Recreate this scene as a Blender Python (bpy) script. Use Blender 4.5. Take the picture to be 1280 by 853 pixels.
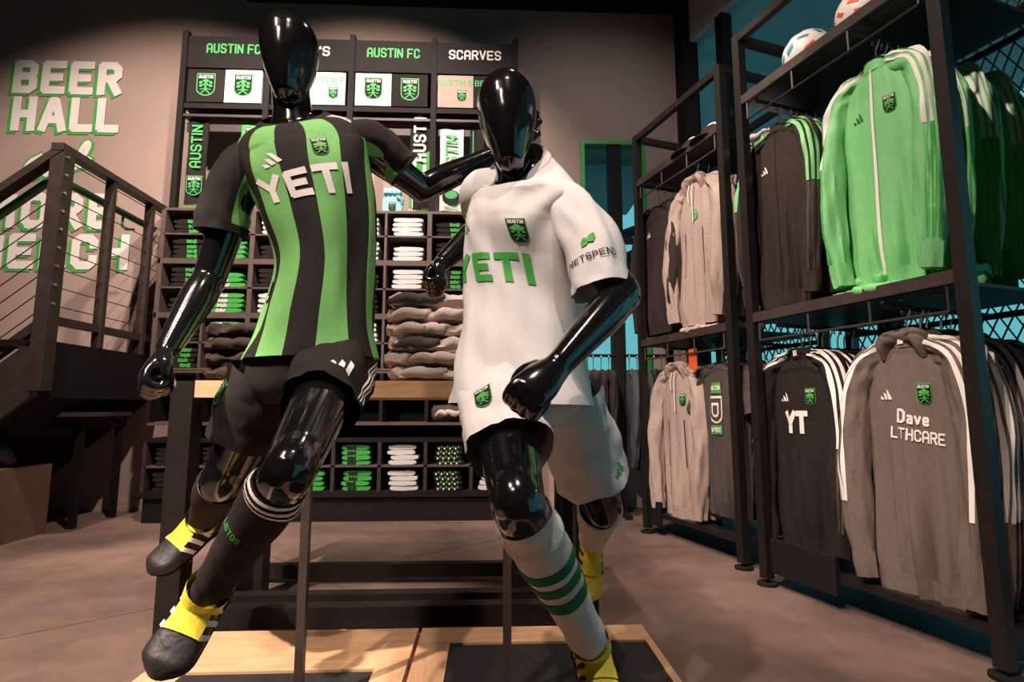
import bpy, bmesh, math, random
from mathutils import Vector as V, Matrix, noise
random.seed(7)
S = bpy.context.scene
for o in list(bpy.data.objects): bpy.data.objects.remove(o)
PI = math.pi; R = math.radians

# ------------------------------------------------------------------ camera
FPX, EYE, PITCH, YAW = 680.0, 0.8, R(7.0), R(2.4)
cd = bpy.data.cameras.new('camera'); cam = bpy.data.objects.new('camera', cd)
S.collection.objects.link(cam); S.camera = cam
cd.sensor_width = 36; cd.lens = FPX/1280*36; cd.clip_start = .02
cam.location = (0, 0, EYE); cam.rotation_euler = (PI/2+PITCH, 0, -YAW)
# ------------------------------------------------------------------ view, world
S.view_settings.view_transform = 'Standard'; S.view_settings.look = 'None'
S.view_settings.gamma = 1; S.view_settings.use_curve_mapping = False
S.view_settings.exposure = 0.15
W = bpy.data.worlds.new('sky'); S.world = W; W.use_nodes = True
bg = W.node_tree.nodes['Background']; bg.inputs[0].default_value = (.36, .82, .88, 1); bg.inputs[1].default_value = .9
# ------------------------------------------------------------------ ceiling spots of the shop
WARM = (1, .79, .68)
def spot(loc, target, power, size=60, blend=.4, rad=.05, color=WARM):
    l = bpy.data.lights.new('track_spot', 'SPOT'); l.energy = power; l.color = color
    l.spot_size = R(size); l.spot_blend = blend; l.shadow_soft_size = rad
    o = bpy.data.objects.new('track_spot', l); S.collection.objects.link(o)
    o.location = loc; o.rotation_euler = (V(target)-V(loc)).to_track_quat('-Z', 'Y').to_euler()
spot((-1.3, -.9, 4.1), (-.55, 1.45, 1.2), 430, 50)        # dark figure
spot((-1.6, .0, 4.1), (.1, 1.3, .9), 215, 46)             # white figure
spot((-2.3, 1.6, 4.3), (-2.7, 4.5, 1.7), 530, 80, .6)     # lettered wall
spot((-.9, 2.0, 4.3), (-1.1, 4.2, 2.3), 560, 84, .7)      # cubby wall
spot((.9, 1.9, 4.3), (.9, 4.5, 2.2), 75, 80, .9, color=(1, .9, .85))         # plain wall
spot((-1.0, .6, 4.1), (1.45, 2.2, 1.65), 480, 42)          # near rack
spot((-.4, 2.2, 4.1), (1.2, 3.3, 1.3), 260, 55)           # far rack
spot((.5, 2.6, 4.2), (.3, 3.0, 0), 90, 80, .6)           # floor behind
spot((.2, .2, 4.2), (.0, 1.6, 0), 230, 52, .5)            # platform
spot((-2.2, -.3, 4.2), (-1.6, 1.7, 0), 1500, 38, .35)        # floor left

# ------------------------------------------------------------------ pixel rays (design frame 1280 x 853)
_f = V((math.sin(YAW)*math.cos(PITCH), math.cos(YAW)*math.cos(PITCH), math.sin(PITCH)))
_r = V((math.cos(YAW), -math.sin(YAW), 0))
_u = _r.cross(_f)
CAM = V((0, 0, EYE))
def ray(x, y): return _f + _r*((x-640)/FPX) + _u*((426.5-y)/FPX)
def P(x, y, Y): d = ray(x, y); return CAM + d*(Y/d.y)
def PZ(x, y, z): d = ray(x, y); return CAM + d*((z-EYE)/d.z)

# ------------------------------------------------------------------ materials
def mat(name, c, rough=.7, metal=0, var=.0, vscale=20, bump=0, bscale=60, coat=0, stretch=(1,1,1), c2=None, spec=.5, sheen=0):
    m = bpy.data.materials.new(name); m.use_nodes = True; n = m.node_tree.nodes; L = m.node_tree.links
    b = n['Principled BSDF']; b.inputs['Roughness'].default_value = rough; b.inputs['Metallic'].default_value = metal
    b.inputs['Specular IOR Level'].default_value = spec
    b.inputs['Base Color'].default_value = (*c, 1)
    if coat: b.inputs['Coat Weight'].default_value = coat; b.inputs['Coat Roughness'].default_value = .04
    if sheen: b.inputs['Sheen Weight'].default_value = sheen
    if var or bump:
        tc = n.new('ShaderNodeTexCoord'); mp = n.new('ShaderNodeMapping'); mp.inputs['Scale'].default_value = stretch
        L.new(tc.outputs['Object'], mp.inputs[0])
    if var:
        t = n.new('ShaderNodeTexNoise'); t.inputs['Scale'].default_value = vscale; t.inputs['Detail'].default_value = 5; t.inputs['Roughness'].default_value = .65
        L.new(mp.outputs[0], t.inputs[0])
        r = n.new('ShaderNodeValToRGB'); e = r.color_ramp.elements
        d = c2 or tuple(x*(1-var) for x in c)
        e[0].position = .32; e[0].color = (*d, 1); e[1].position = .68; e[1].color = (*[min(1, x*(1+var*.5)) for x in c], 1)
        L.new(t.outputs['Fac'], r.inputs[0]); L.new(r.outputs[0], b.inputs['Base Color'])
    if bump:
        t = n.new('ShaderNodeTexNoise'); t.inputs['Scale'].default_value = bscale; t.inputs['Detail'].default_value = 3
        L.new(mp.outputs[0], t.inputs[0])
        bn = n.new('ShaderNodeBump'); bn.inputs['Strength'].default_value = bump; bn.inputs['Distance'].default_value = .01
        L.new(t.outputs['Fac'], bn.inputs['Height']); L.new(bn.outputs[0], b.inputs['Normal'])
    return m
M = {}
M['concrete'] = mat('brown concrete', (.19, .125, .098), .55, var=.45, vscale=1.6, bump=.12, bscale=25, c2=(.095, .066, .055))
M['wall'] = mat('taupe wall paint', (.40, .30, .255), .85, var=.06, vscale=3, bump=.05, bscale=150)
M['dark'] = mat('near black paint', (.009, .008, .0075), .7, var=.2, vscale=8, spec=.25)
M['darkwall'] = mat('dark brown wall', (.05, .04, .036), .85, var=.2, vscale=4)
M['steel'] = mat('black powder coat steel', (.014, .011, .0095), .42, spec=.35, var=.25, vscale=30, bump=.05, bscale=200)
M['steelbrown'] = mat('bronze brown steel', (.045, .033, .028), .5, spec=.4, var=.3, vscale=14)
M['shelfmetal'] = mat('cubby frame metal', (.11, .08, .068), .5, var=.2, vscale=20)
M['rod'] = mat('brushed rod steel', (.13, .10, .085), .4, metal=.6, var=.2, vscale=60)
M['chrome'] = mat('hanger metal', (.8, .75, .7), .3, metal=1, var=.1, vscale=50)
M['gloss'] = mat('gloss black lacquer', (.006, .006, .006), .13, coat=.6, var=.1, vscale=3)
M['black'] = mat('black jersey knit', (.020, .017, .015), .85, var=.25, vscale=90, bump=.15, bscale=400, spec=.25)
M['blackfab'] = mat('black brushed fabric', (.022, .017, .015), .9, var=.3, vscale=50, bump=.2, bscale=250, spec=.2)
M['brownblack'] = mat('faded black fleece', (.040, .030, .026), .95, var=.3, vscale=60, bump=.2, bscale=300, spec=.2)
M['green'] = mat('bright green knit', (.19, .50, .145), .75, var=.10, vscale=90, bump=.12, bscale=400, spec=.3)
M['trackgreen'] = mat('track suit green', (.18, .56, .20), .6, var=.08, vscale=30, bump=.1, bscale=300)
M['midgreen'] = mat('print green', (.05, .40, .06), .7, var=.15, vscale=60)
M['deepgreen'] = mat('deep green paint', (.012, .13, .045), .4, var=.15, vscale=30)
M['white'] = mat('white knit', (.70, .69, .685), .8, var=.05, vscale=60, bump=.08, bscale=350)
M['print'] = mat('white print', (.85, .80, .76), .7, var=.04, vscale=30)
M['sock'] = mat('white ribbed sock', (.74, .68, .64), .9, var=.08, vscale=80, bump=.25, bscale=300)
M['yellow'] = mat('yellow synthetic', (.85, .70, .05), .5, var=.12, vscale=40, bump=.12, bscale=120)
M['bootblack'] = mat('black boot leather', (.016, .014, .013), .55, var=.25, vscale=30, bump=.25, bscale=60)
M['wood'] = mat('oiled maple', (.66, .40, .22), .5, var=.22, vscale=7, bump=.04, bscale=60, stretch=(1, 9, 9))
M['woody'] = mat('oiled plywood', (.64, .38, .21), .5, var=.22, vscale=5, bump=.04, bscale=60, stretch=(9, 1, 9))
M['pad'] = mat('black rubber pad', (.012, .012, .012), .8, var=.3, vscale=60, bump=.1, bscale=300)
M['heather'] = mat('heather grey fleece', (.46, .36, .31), .95, var=.25, vscale=140, bump=.2, bscale=300)
M['oat'] = mat('oatmeal grey fleece', (.60, .50, .44), .95, var=.2, vscale=120, bump=.2, bscale=300)
M['charcoal'] = mat('charcoal fleece', (.07, .058, .052), .95, var=.3, vscale=100, bump=.2, bscale=300)
M['taupefab'] = mat('taupe training fabric', (.15, .113, .095), .85, var=.15, vscale=60, bump=.12, bscale=250)
M['slatefab'] = mat('slate fabric', (.06, .07, .075), .85, var=.2, vscale=60)  # grey cloth tone; on the window shirts it stands in for teal daylight
M['bluefoam'] = mat('light blue foam', (.33, .72, .78), .8, var=.08, vscale=40, bump=.15, bscale=150)
M['orange'] = mat('orange', (.75, .11, .03), .6, var=.12, vscale=40)
M['teal'] = mat('teal ink', (.02, .30, .34), .5, var=.1, vscale=40)
M['balls'] = mat('ball white', (.80, .74, .70), .4, var=.05, vscale=30)
M['greypaint'] = mat('pale grey laminate', (.36, .32, .30), .6, var=.1, vscale=10)
M['brownbox'] = mat('brown panel', (.16, .09, .065), .7, var=.2, vscale=6)
M['ext'] = mat('outdoor soffit', (.5, .55, .56), .9, var=.15, vscale=2)
M['extdark'] = mat('outdoor dark steel', (.03, .035, .037), .7, var=.2, vscale=4)
M['extground'] = mat('outdoor paving', (.25, .27, .27), .9, var=.2, vscale=2)
def glass():
    m = bpy.data.materials.new('tinted window glass'); m.use_nodes = True; n = m.node_tree.nodes; L = m.node_tree.links
    n.remove(n['Principled BSDF']); t = n.new('ShaderNodeBsdfTransparent'); t.inputs[0].default_value = (.62, .80, .82, 1)
    g = n.new('ShaderNodeBsdfGlossy'); g.inputs['Roughness'].default_value = .03
    lw = n.new('ShaderNodeLayerWeight'); pw = n.new('ShaderNodeMath'); pw.operation = 'POWER'; pw.inputs[1].default_value = 4
    f = n.new('ShaderNodeMath'); f.operation = 'MULTIPLY_ADD'; f.inputs[1].default_value = .5; f.inputs[2].default_value = .035
    L.new(lw.outputs['Facing'], pw.inputs[0]); L.new(pw.outputs[0], f.inputs[0])
    x = n.new('ShaderNodeMixShader'); L.new(f.outputs[0], x.inputs[0]); L.new(t.outputs[0], x.inputs[1]); L.new(g.outputs[0], x.inputs[2])
    L.new(x.outputs[0], n['Material Output'].inputs[0]); return m
M['glass'] = glass()

# ------------------------------------------------------------------ object helpers
COL = S.collection
def tag(o, label=None, cat=None, group=None, kind=None):
    if label: o['label'] = label
    if cat: o['category'] = cat
    if group: o['group'] = group
    if kind: o['kind'] = kind
    return o
def empty(name, loc=(0,0,0), rz=0, parent=None):
    o = bpy.data.objects.new(name, None); COL.objects.link(o); o.empty_display_size = .05
    o.location = loc; o.rotation_euler = (0, 0, rz); o.parent = parent
    return o
def children(o): return [c for c in COL.objects if c.parent == o]
_kids = {}
def setparent(o, p):
    o.parent = p
    if p is not None: _kids.setdefault(p.name, []).append(o)
def dup(root, loc, rz, scale=None):
    r = root.copy(); COL.objects.link(r); r.location = loc; r.rotation_euler = (0, 0, rz)
    if scale: r.scale = scale
    def rec(a, b):
        for ch in _kids.get(a.name, []):
            c = ch.copy(); COL.objects.link(c); setparent(c, b); rec(ch, c)
    rec(root, r)
    return r
class MB:
    def __init__(s): s.v = []; s.f = []; s.m = []
    def add(s, vs, fs, mi=0):
        o = len(s.v); s.v += [V(v) for v in vs]
        for f in fs: s.f.append([i+o for i in f]); s.m.append(mi)
    def box(s, a, b, mi=0):
        x0, y0, z0 = a; x1, y1, z1 = b
        s.add([(x0,y0,z0),(x1,y0,z0),(x1,y1,z0),(x0,y1,z0),(x0,y0,z1),(x1,y0,z1),(x1,y1,z1),(x0,y1,z1)],
              [(0,3,2,1),(4,5,6,7),(0,1,5,4),(1,2,6,5),(2,3,7,6),(3,0,4,7)], mi); return s
    def obox(s, c, ax, ay, az, mi=0):      # centre and three half axes
        c = V(c); ax = V(ax); ay = V(ay); az = V(az)
        s.add([c+ax*i+ay*j+az*k for k in (-1,1) for i, j in ((-1,-1),(1,-1),(1,1),(-1,1))],
              [(0,3,2,1),(4,5,6,7),(0,1,5,4),(1,2,6,5),(2,3,7,6),(3,0,4,7)], mi); return s
    def bar(s, a, b, w, h, mi=0, up=(0,0,1)):  # square bar from a to b
        a = V(a); b = V(b); d = (b-a); t = d.normalized(); up = V(up)
        if abs(t.dot(up)) > .95: up = V((0,1,0))
        x = t.cross(up).normalized(); y = x.cross(t).normalized()
        return s.obox((a+b)/2, x*(w/2), d/2, y*(h/2), mi)
    def tube(s, pts, r, n=8, mi=0, cap=True):
        pts = [V(p) for p in pts]; rr = r if isinstance(r, (list, tuple)) else [r]*len(pts)
        t0 = (pts[1]-pts[0]).normalized(); a = t0.orthogonal().normalized(); rings = []
        for i, p in enumerate(pts):
            t = (pts[min(i+1, len(pts)-1)]-pts[max(i-1, 0)]).normalized()
            a = (a-t*a.dot(t)).normalized(); b = t.cross(a)
            rings.append([p+(a*math.cos(2*PI*k/n)+b*math.sin(2*PI*k/n))*rr[i] for k in range(n)])
        o = len(s.v)
        for q in rings: s.v += q
        for i in range(len(pts)-1):
            for k in range(n):
                s.f.append([o+i*n+k, o+i*n+(k+1)%n, o+(i+1)*n+(k+1)%n, o+(i+1)*n+k]); s.m.append(mi)
        if cap:
            s.f.append([o+k for k in range(n)][::-1]); s.m.append(mi)
            s.f.append([o+(len(pts)-1)*n+k for k in range(n)]); s.m.append(mi)
        return s
    def loft(s, L, nt=16, na=24, t0=0, t1=1, th=None, off=0, cap0=False, cap1=False, mi=0, matfn=None):
        closed = th is None
        th = [2*PI*k/na for k in range(na)] if closed else th
        n = len(th); o = len(s.v)
        for i in range(nt+1):
            t = t0+(t1-t0)*i/nt
            s.v += [L.pt(t, a, off) for a in th]
        for i in range(nt):
            for k in range(n if closed else n-1):
                k2 = (k+1) % n
                s.f.append([o+i*n+k, o+i*n+k2, o+(i+1)*n+k2, o+(i+1)*n+k])
                s.m.append(matfn(t0+(t1-t0)*(i+.5)/nt, th[k]) if matfn else mi)
        if cap0: s.f.append([o+k for k in range(n)][::-1]); s.m.append(mi)
        if cap1: s.f.append([o+nt*n+k for k in range(n)]); s.m.append(mi)
        return s
    def strip(s, L, t0, t1, a0, a1, off=.002, nt=14, na=3, mi=0):
        return s.loft(L, nt, t0=t0, t1=t1, th=[a0+(a1-a0)*k/na for k in range(na+1)], off=off, mi=mi)
    def mesh(s, name):
        me = bpy.data.meshes.new(name); me.from_pydata([tuple(v) for v in s.v], [], s.f)
        me.polygons.foreach_set('material_index', s.m); me.update(); return me
    def build(s, name, mats, parent=None, smooth=40, world=None, label=None):
        me = s.mesh(name)
        bm = bmesh.new(); bm.from_mesh(me); bmesh.ops.recalc_face_normals(bm, faces=bm.faces); bm.to_mesh(me); bm.free()
        return link(name, me, mats, parent, smooth, world, label)
def link(name, me, mats, parent=None, smooth=40, world=None, label=None):
    for m in (mats if isinstance(mats, (list, tuple)) else [mats]): me.materials.append(M[m] if isinstance(m, str) else m)
    if smooth: me.shade_smooth(); me.set_sharp_from_angle(angle=R(smooth))
    o = bpy.data.objects.new(name, me); COL.objects.link(o)
    if parent is not None:
        setparent(o, parent)
        if world: o.matrix_parent_inverse = Matrix.Translation(-V(world))
    if label: o['label'] = label
    return o
def struct(o): o['kind'] = 'structure'; return o

def cr(vals, t):                          # Catmull-Rom through evenly spaced values
    n = len(vals)-1; x = max(0, min(1, t))*n; i = min(int(x), n-1); f = x-i
    p1, p2 = vals[i], vals[i+1]
    p0 = vals[i-1] if i > 0 else p1*2-p2
    p3 = vals[i+2] if i+2 <= n else p2*2-p1
    return (p1*2 + (p2-p0)*f + (p0*2-p1*5+p2*4-p3)*(f*f) + (p1*3-p0-p2*3+p3)*(f*f*f))*.5
class Loft:                               # rx along side, ry along front, theta 0 = front, +90 deg = side
    def __init__(s, pts, rx, ry=None, front=(0,-1,0), sides=None, fronts=None, disp=None, e=1.0):
        s.p = [V(p) for p in pts]; s.rx = rx; s.ry = ry or rx; s.front = V(front); s.sides = [V(x) for x in sides] if sides else None
        s.fronts = [V(x) for x in fronts] if fronts else None; s.disp = disp; s.e = e
    def frame(s, t):
        c = cr(s.p, t)
        if s.sides:
            sd = cr(s.sides, t).normalized(); f = cr(s.fronts, t); f = (f-sd*f.dot(sd)).normalized()
        else:
            g = (cr(s.p, min(1, t+.01))-cr(s.p, max(0, t-.01))).normalized()
            f = (s.front-g*s.front.dot(g)).normalized(); sd = f.cross(g).normalized()
        return c, sd, f
    def pt(s, t, a, off=0):
        c, sd, f = s.frame(t); ca, sa = math.cos(a), math.sin(a)
        if s.e != 1: ca = math.copysign(abs(ca)**s.e, ca); sa = math.copysign(abs(sa)**s.e, sa)
        o = off + (s.disp(t, a) if s.disp else 0)
        return c + sd*((max(.001, cr(s.rx, t))+o)*sa) + f*((max(.001, cr(s.ry, t))+o)*ca)

# ------------------------------------------------------------------ stroke lettering and flat print
G = {  # polylines on a 3 x 5 grid
'A': [[(0,0),(0,4),(.8,5),(2.2,5),(3,4),(3,0)],[(0,2),(3,2)]], 'B': [[(0,0),(0,5),(2.3,5),(3,4.4),(3,3.2),(2.4,2.6),(0,2.6)],[(2.4,2.6),(3,2),(3,.6),(2.3,0),(0,0)]],
'C': [[(3,3.8),(3,4.3),(2.3,5),(.7,5),(0,4.3),(0,.7),(.7,0),(2.3,0),(3,.7),(3,1.2)]], 'D': [[(0,0),(0,5),(2.1,5),(3,4.1),(3,.9),(2.1,0),(0,0)]],
'E': [[(3,5),(0,5),(0,0),(3,0)],[(0,2.5),(2.5,2.5)]], 'F': [[(3,5),(0,5),(0,0)],[(0,2.4),(2.5,2.4)]], 'H': [[(0,0),(0,5)],[(3,0),(3,5)],[(0,2.5),(3,2.5)]],
'I': [[(0,0),(0,5)]], 'L': [[(0,5),(0,0),(2.8,0)]], 'M': [[(0,0),(0,5),(1.8,2.2),(3.6,5),(3.6,0)]], 'N': [[(0,0),(0,5),(3,0),(3,5)]],
'O': [[(.7,0),(0,.7),(0,4.3),(.7,5),(2.3,5),(3,4.3),(3,.7),(2.3,0),(.7,0)]], 'P': [[(0,0),(0,5),(2.3,5),(3,4.3),(3,3),(2.3,2.3),(0,2.3)]],
'R': [[(0,0),(0,5),(2.3,5),(3,4.3),(3,3.1),(2.3,2.4),(0,2.4)],[(1.6,2.4),(3,0)]], 'S': [[(3,4.1),(3,4.4),(2.3,5),(.7,5),(0,4.3),(0,3.2),(.6,2.6),(2.4,2.4),(3,1.8),(3,.7),(2.3,0),(.7,0),(0,.6),(0,.9)]],
'T': [[(0,5),(3.2,5)],[(1.6,5),(1.6,0)]], 'U': [[(0,5),(0,.7),(.7,0),(2.3,0),(3,.7),(3,5)]], 'V': [[(0,5),(1.5,0),(3,5)]], 'Y': [[(0,5),(1.6,2.3),(3.2,5)],[(1.6,2.3),(1.6,0)]],
"'": [[(0,5),(0,4)]], 'a': [[(0,2.8),(1.6,2.8),(2,2.3),(2,0)],[(2,1.5),(.5,1.5),(0,1),(0,.4),(.4,0),(2,0)]], 'v': [[(0,2.8),(1,0),(2,2.8)]], 'e': [[(2,.3),(1.7,0),(.4,0),(0,.5),(0,2.3),(.4,2.8),(1.6,2.8),(2,2.3),(2,1.4),(0,1.4)]],
's': [[(2,2.8),(.4,2.8),(0,2.4),(0,1.8),(2,1.2),(2,.5),(1.6,0),(0,0)]]}
GA = {'A': [[(0,0),(1.5,5),(2.1,5),(3.6,0)],[(.7,1.5),(2.9,1.5)]]}
class Print:
    def __init__(s): s.q = []
    def poly(s, pts, mi=0, layer=1): s.q.append(([tuple(p) for p in pts], mi, layer)); return s
    def stroke(s, pts, w, mi=0, layer=1, ext=.5):
        for i in range(len(pts)-1):
            (x0,y0),(x1,y1) = pts[i], pts[i+1]; L = math.hypot(x1-x0, y1-y0) or 1e-6; dx, dy = (x1-x0)/L, (y1-y0)/L
            e = w*ext*.8; e0 = w*ext if i == 0 else e*.6; e1 = w*ext if i == len(pts)-2 else e*.6
            a = (x0-dx*e0, y0-dy*e0); b = (x1+dx*e1, y1+dy*e1); nx, ny = -dy*w/2, dx*w/2
            s.n = getattr(s, 'n', 0)+1
            s.poly([(a[0]+nx,a[1]+ny),(a[0]-nx,a[1]-ny),(b[0]-nx,b[1]-ny),(b[0]+nx,b[1]+ny)], mi, layer+.04*(s.n % 16))
        return s
    def text(s, txt, cx, cy, h, w=1.0, mi=0, layer=1, gap=.75, sx=1.0, rot=0, alt=None, width=None):
        k = h/(5+w); adv = 0; out = []
        for ch in txt:
            if ch == ' ': adv += 2.2; continue
            g = (alt or {}).get(ch) or G[ch]; ww = max(p[0] for l in g for p in l)
            out.append((adv, g)); adv += ww+w+gap
        tot = adv-gap-w
        if width: sx = width/(k*(tot+w))
        c, sn = math.cos(rot), math.sin(rot)
        for a, g in out:
            for l in g:
                n0 = len(s.q); s.stroke([((a+x-tot/2)*sx, y-2.5) for x, y in l], w, mi, layer)
                for i in range(n0, len(s.q)):
                    p, m_, l_ = s.q[i]
                    s.q[i] = ([(cx+k*(x*c-y*sn), cy+k*(x*sn+y*c)) for x, y in p], m_, l_)
        return s
    def ell(s, cx, cy, rx, ry, mi=0, layer=1, n=14, rot=0):
        c, sn = math.cos(rot), math.sin(rot)
        return s.poly([(cx+rx*math.cos(2*PI*i/n)*c-ry*math.sin(2*PI*i/n)*sn, cy+rx*math.cos(2*PI*i/n)*sn+ry*math.sin(2*PI*i/n)*c) for i in range(n)], mi, layer)
    def shield(s, cx, cy, h, mi, layer):
        w = h*.38; top = h*.5
        pts = [(-w, top), (w, top), (w, -h*.18)]+[(w*math.cos(a), -h*.18-h*.32*math.sin(a)) for a in [PI*i/10 for i in range(1, 10)]]+[(-w, -h*.18)]
        return s.poly([(cx+x, cy+y) for x, y in pts], mi, layer)
    def crest(s, cx, cy, h, g=0, k=1, w=2, layer=1, inner=None):
        s.shield(cx, cy, h, g, layer); s.shield(cx, cy, h*.9, k if inner is None else inner, layer+1)
        s.text('AUSTIN', cx, cy+h*.34, h*.15, 1.1, w, layer+2, width=h*.58)
        for x, y, r in ((0,.14,.13),(-.17,.08,.10),(.17,.08,.10),(-.2,-.06,.07),(.2,-.06,.07),(-.09,.03,.08),(.09,.03,.08)):
            s.ell(cx+x*h, cy+y*h, r*h*1.1, r*h*.72, g, layer+2, 10)
        for x in (-.05, .05):
            s.stroke([(cx+x*h, cy-.02*h), (cx-x*h*.6, cy-.2*h), (cx+x*h*3.2, cy-.38*h)], h*.045, g, layer+3)
        s.stroke([(cx-.2*h, cy-.22*h), (cx, cy-.17*h), (cx+.2*h, cy-.22*h)], h*.035, g, layer+3)
        return s
    def bars3(s, cx, cy, h, mi=0, layer=1, rot=0, skew=1):      # three slanted bars forming a peak
        c, sn = math.cos(rot), math.sin(rot)
        for i, hh in enumerate((.36, .68, 1.0)):
            x0 = -.72+i*.5; sl = -.52*skew
            p = [(x0, 0), (x0+.36, 0), (x0+.36+sl*(hh-.22), hh-.22+.02), (x0+sl*hh+.12, hh)]
            s.poly([(cx+h*(x*c-(y-.45)*sn), cy+h*(x*sn+(y-.45)*c)) for x, y in p], mi, layer)
        return s
    def build(s, name, mats, parent, fn, maxlen=None, world=None, label=None):
        bm = bmesh.new()
        lay = bm.verts.layers.float.new('lay')
        for p, mi, l in s.q:
            vs = [bm.verts.new((x, y, 0)) for x, y in p]
            for v in vs: v[lay] = l
            try: f = bm.faces.new(vs); f.material_index = mi
            except Exception: pass
        bmesh.ops.triangulate(bm, faces=[f for f in bm.faces if len(f.verts) > 4])
        if maxlen:
            for _ in range(5):
                ed = [e for e in bm.edges if e.calc_length() > maxlen]
                if not ed: break
                bmesh.ops.subdivide_edges(bm, edges=ed, cuts=1)
            bmesh.ops.triangulate(bm, faces=bm.faces[:])
        for v in bm.verts: v.co = fn(v.co.x, v.co.y, v[lay])
        me = bpy.data.meshes.new(name); bm.to_mesh(me); bm.free()
        return link(name, me, mats, parent, 60, world, label)
def flat(o, ax, ay, n, d=.0012):          # map print to a plane
    o, ax, ay, n = V(o), V(ax), V(ay), V(n)
    return lambda x, y, l: o + ax*x + ay*y + n*(d*l)
def onloft(L, t, a, rot=0, d=.0012, up=1):    # map print to a loft surface around (t, theta), true to length
    N = 160; q = [L.pt(i/N, a) for i in range(N+1)]; cum = [0]
    for i in range(N): cum.append(cum[-1]+(q[i+1]-q[i]).length)
    x = t*N; k = min(int(x), N-1); s0 = cum[k]+(cum[k+1]-cum[k])*(x-k)
    rr = (L.pt(t, a+.03)-L.pt(t, a-.03)).length/.06; c, s = math.cos(rot), math.sin(rot)
    def tt(sv):
        sv = max(0, min(cum[-1], sv)); lo, hi = 0, N
        while hi-lo > 1:
            m = (lo+hi)//2
            if cum[m] <= sv: lo = m
            else: hi = m
        return (lo+(sv-cum[lo])/max(1e-9, cum[lo+1]-cum[lo]))/N
    def fn(x, y, l):
        X, Y = x*c-y*s, x*s+y*c
        return L.pt(tt(s0+up*Y), a+X/rr, d*l+.001)
    return fn
def fold(seed, amp, ft, fa):              # cloth folds for a loft
    def f(t, a):
        return amp*noise.noise(V((math.cos(a)*fa, math.sin(a)*fa+seed*3.1, t*ft+seed))) + amp*.5*noise.noise(V((math.cos(a)*fa*2+9, math.sin(a)*fa*2, t*ft*2+seed*2)))
    return f

# ================================================================== SETTING
AR = R(17); U = V((math.sin(AR), -math.cos(AR), 0)); VV = V((math.cos(AR), math.sin(AR), 0))   # rack run towards the camera, rack depth
YW = 4.5; ZC = 4.62
def slab(z0, z1):
    m = MB(); q = [(-6.1, -4.1), (4.55, -4.1), (1.86, YW+.15), (-6.1, YW+.15)]
    m.add([(x, y, z0) for x, y in q]+[(x, y, z1) for x, y in q], [(0,3,2,1),(4,5,6,7),(0,1,5,4),(1,2,6,5),(2,3,7,6),(3,0,4,7)]); return m
fl = struct(slab(-.1, 0).build('floor', 'concrete', smooth=0))
j = MB()
for a, b in (((-3.2, .9, 0), (-.9, 2.7, 0)), ((-.9, 2.7, 0), (1.2, 4.35, 0)), ((-2.0, 4.0, 0), (1.6, .2, 0))):
    j.bar(V(a)+V((0,0,-.0035)), V(b)+V((0,0,-.0035)), .006, .008)
j.build('floor_joint', 'darkwall', fl, 0)
WX0, WX1, WZ0, WZ1 = .787, 1.36, .385, 3.13       # back window opening
CX = 1.66                                          # right end of the taupe wall
wb = MB()
wb.box((-6, YW, 0), (WX0, YW+.15, ZC)); wb.box((WX1, YW, 0), (CX, YW+.15, ZC)); wb.box((WX0, YW, 0), (WX1, YW+.15, WZ0)); wb.box((WX0, YW, WZ1), (WX1, YW+.15, ZC))
wall = struct(wb.build('wall_back', 'wall', smooth=0))
struct(MB().box((-6.1, -4, 0), (-6, YW, ZC)).build('wall_left', 'darkwall', smooth=0))
struct(MB().box((-6, -4.1, 0), (4.35, -4, ZC)).build('wall_front', 'darkwall', smooth=0))
struct(slab(ZC, ZC+.1).build('ceiling', 'dark', smooth=0))
struct(MB().box((-2.15, 3.7, 4.36), (CX+.1, YW-.001, ZC-.001)).build('trim_1', 'dark', smooth=0))
struct(MB().box((-6, YW-.012, .0), (-2.45, YW-.001, .09)).build('baseboard_back', 'wall', smooth=0))
struct(MB().box((.3, YW-.012, .0), (CX, YW-.001, .07)).build('baseboard_right', 'wall', smooth=0))
# back window
wn = empty('window_1', (WX0, YW, WZ0)); wn['kind'] = 'structure'
fr = MB(); w_ = .035
for a, b in (((WX0,YW-.02,WZ0),(WX1,YW+.1,WZ0+w_)), ((WX0,YW-.02,WZ1-w_),(WX1,YW+.1,WZ1)), ((WX0,YW-.02,WZ0+w_),(WX0+w_,YW+.1,WZ1-w_)), ((WX1-w_,YW-.02,WZ0+w_),(WX1,YW+.1,WZ1-w_))):
    m = MB().box(a, b); m.build('window_frame', mat('green frame paint', (.02, .33, .04), .45, var=.1), wn, 0, world=wn.location)
MB().box((WX0+w_, YW+.03, WZ0+w_), (WX1-w_, YW+.04, WZ1-w_)).build('pane', 'glass', wn, 0, world=wn.location)
MB().box((WX0+.25, YW+.0, WZ0+w_), (WX0+.36, YW+.09, WZ1-w_)).build('mullion', 'dark', wn, 0, world=wn.location)
MB().box((WX0+w_, YW+.0, 2.2), (WX1-w_, YW+.02, 2.26)).build('transom', 'dark', wn, 0, world=wn.location)
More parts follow.
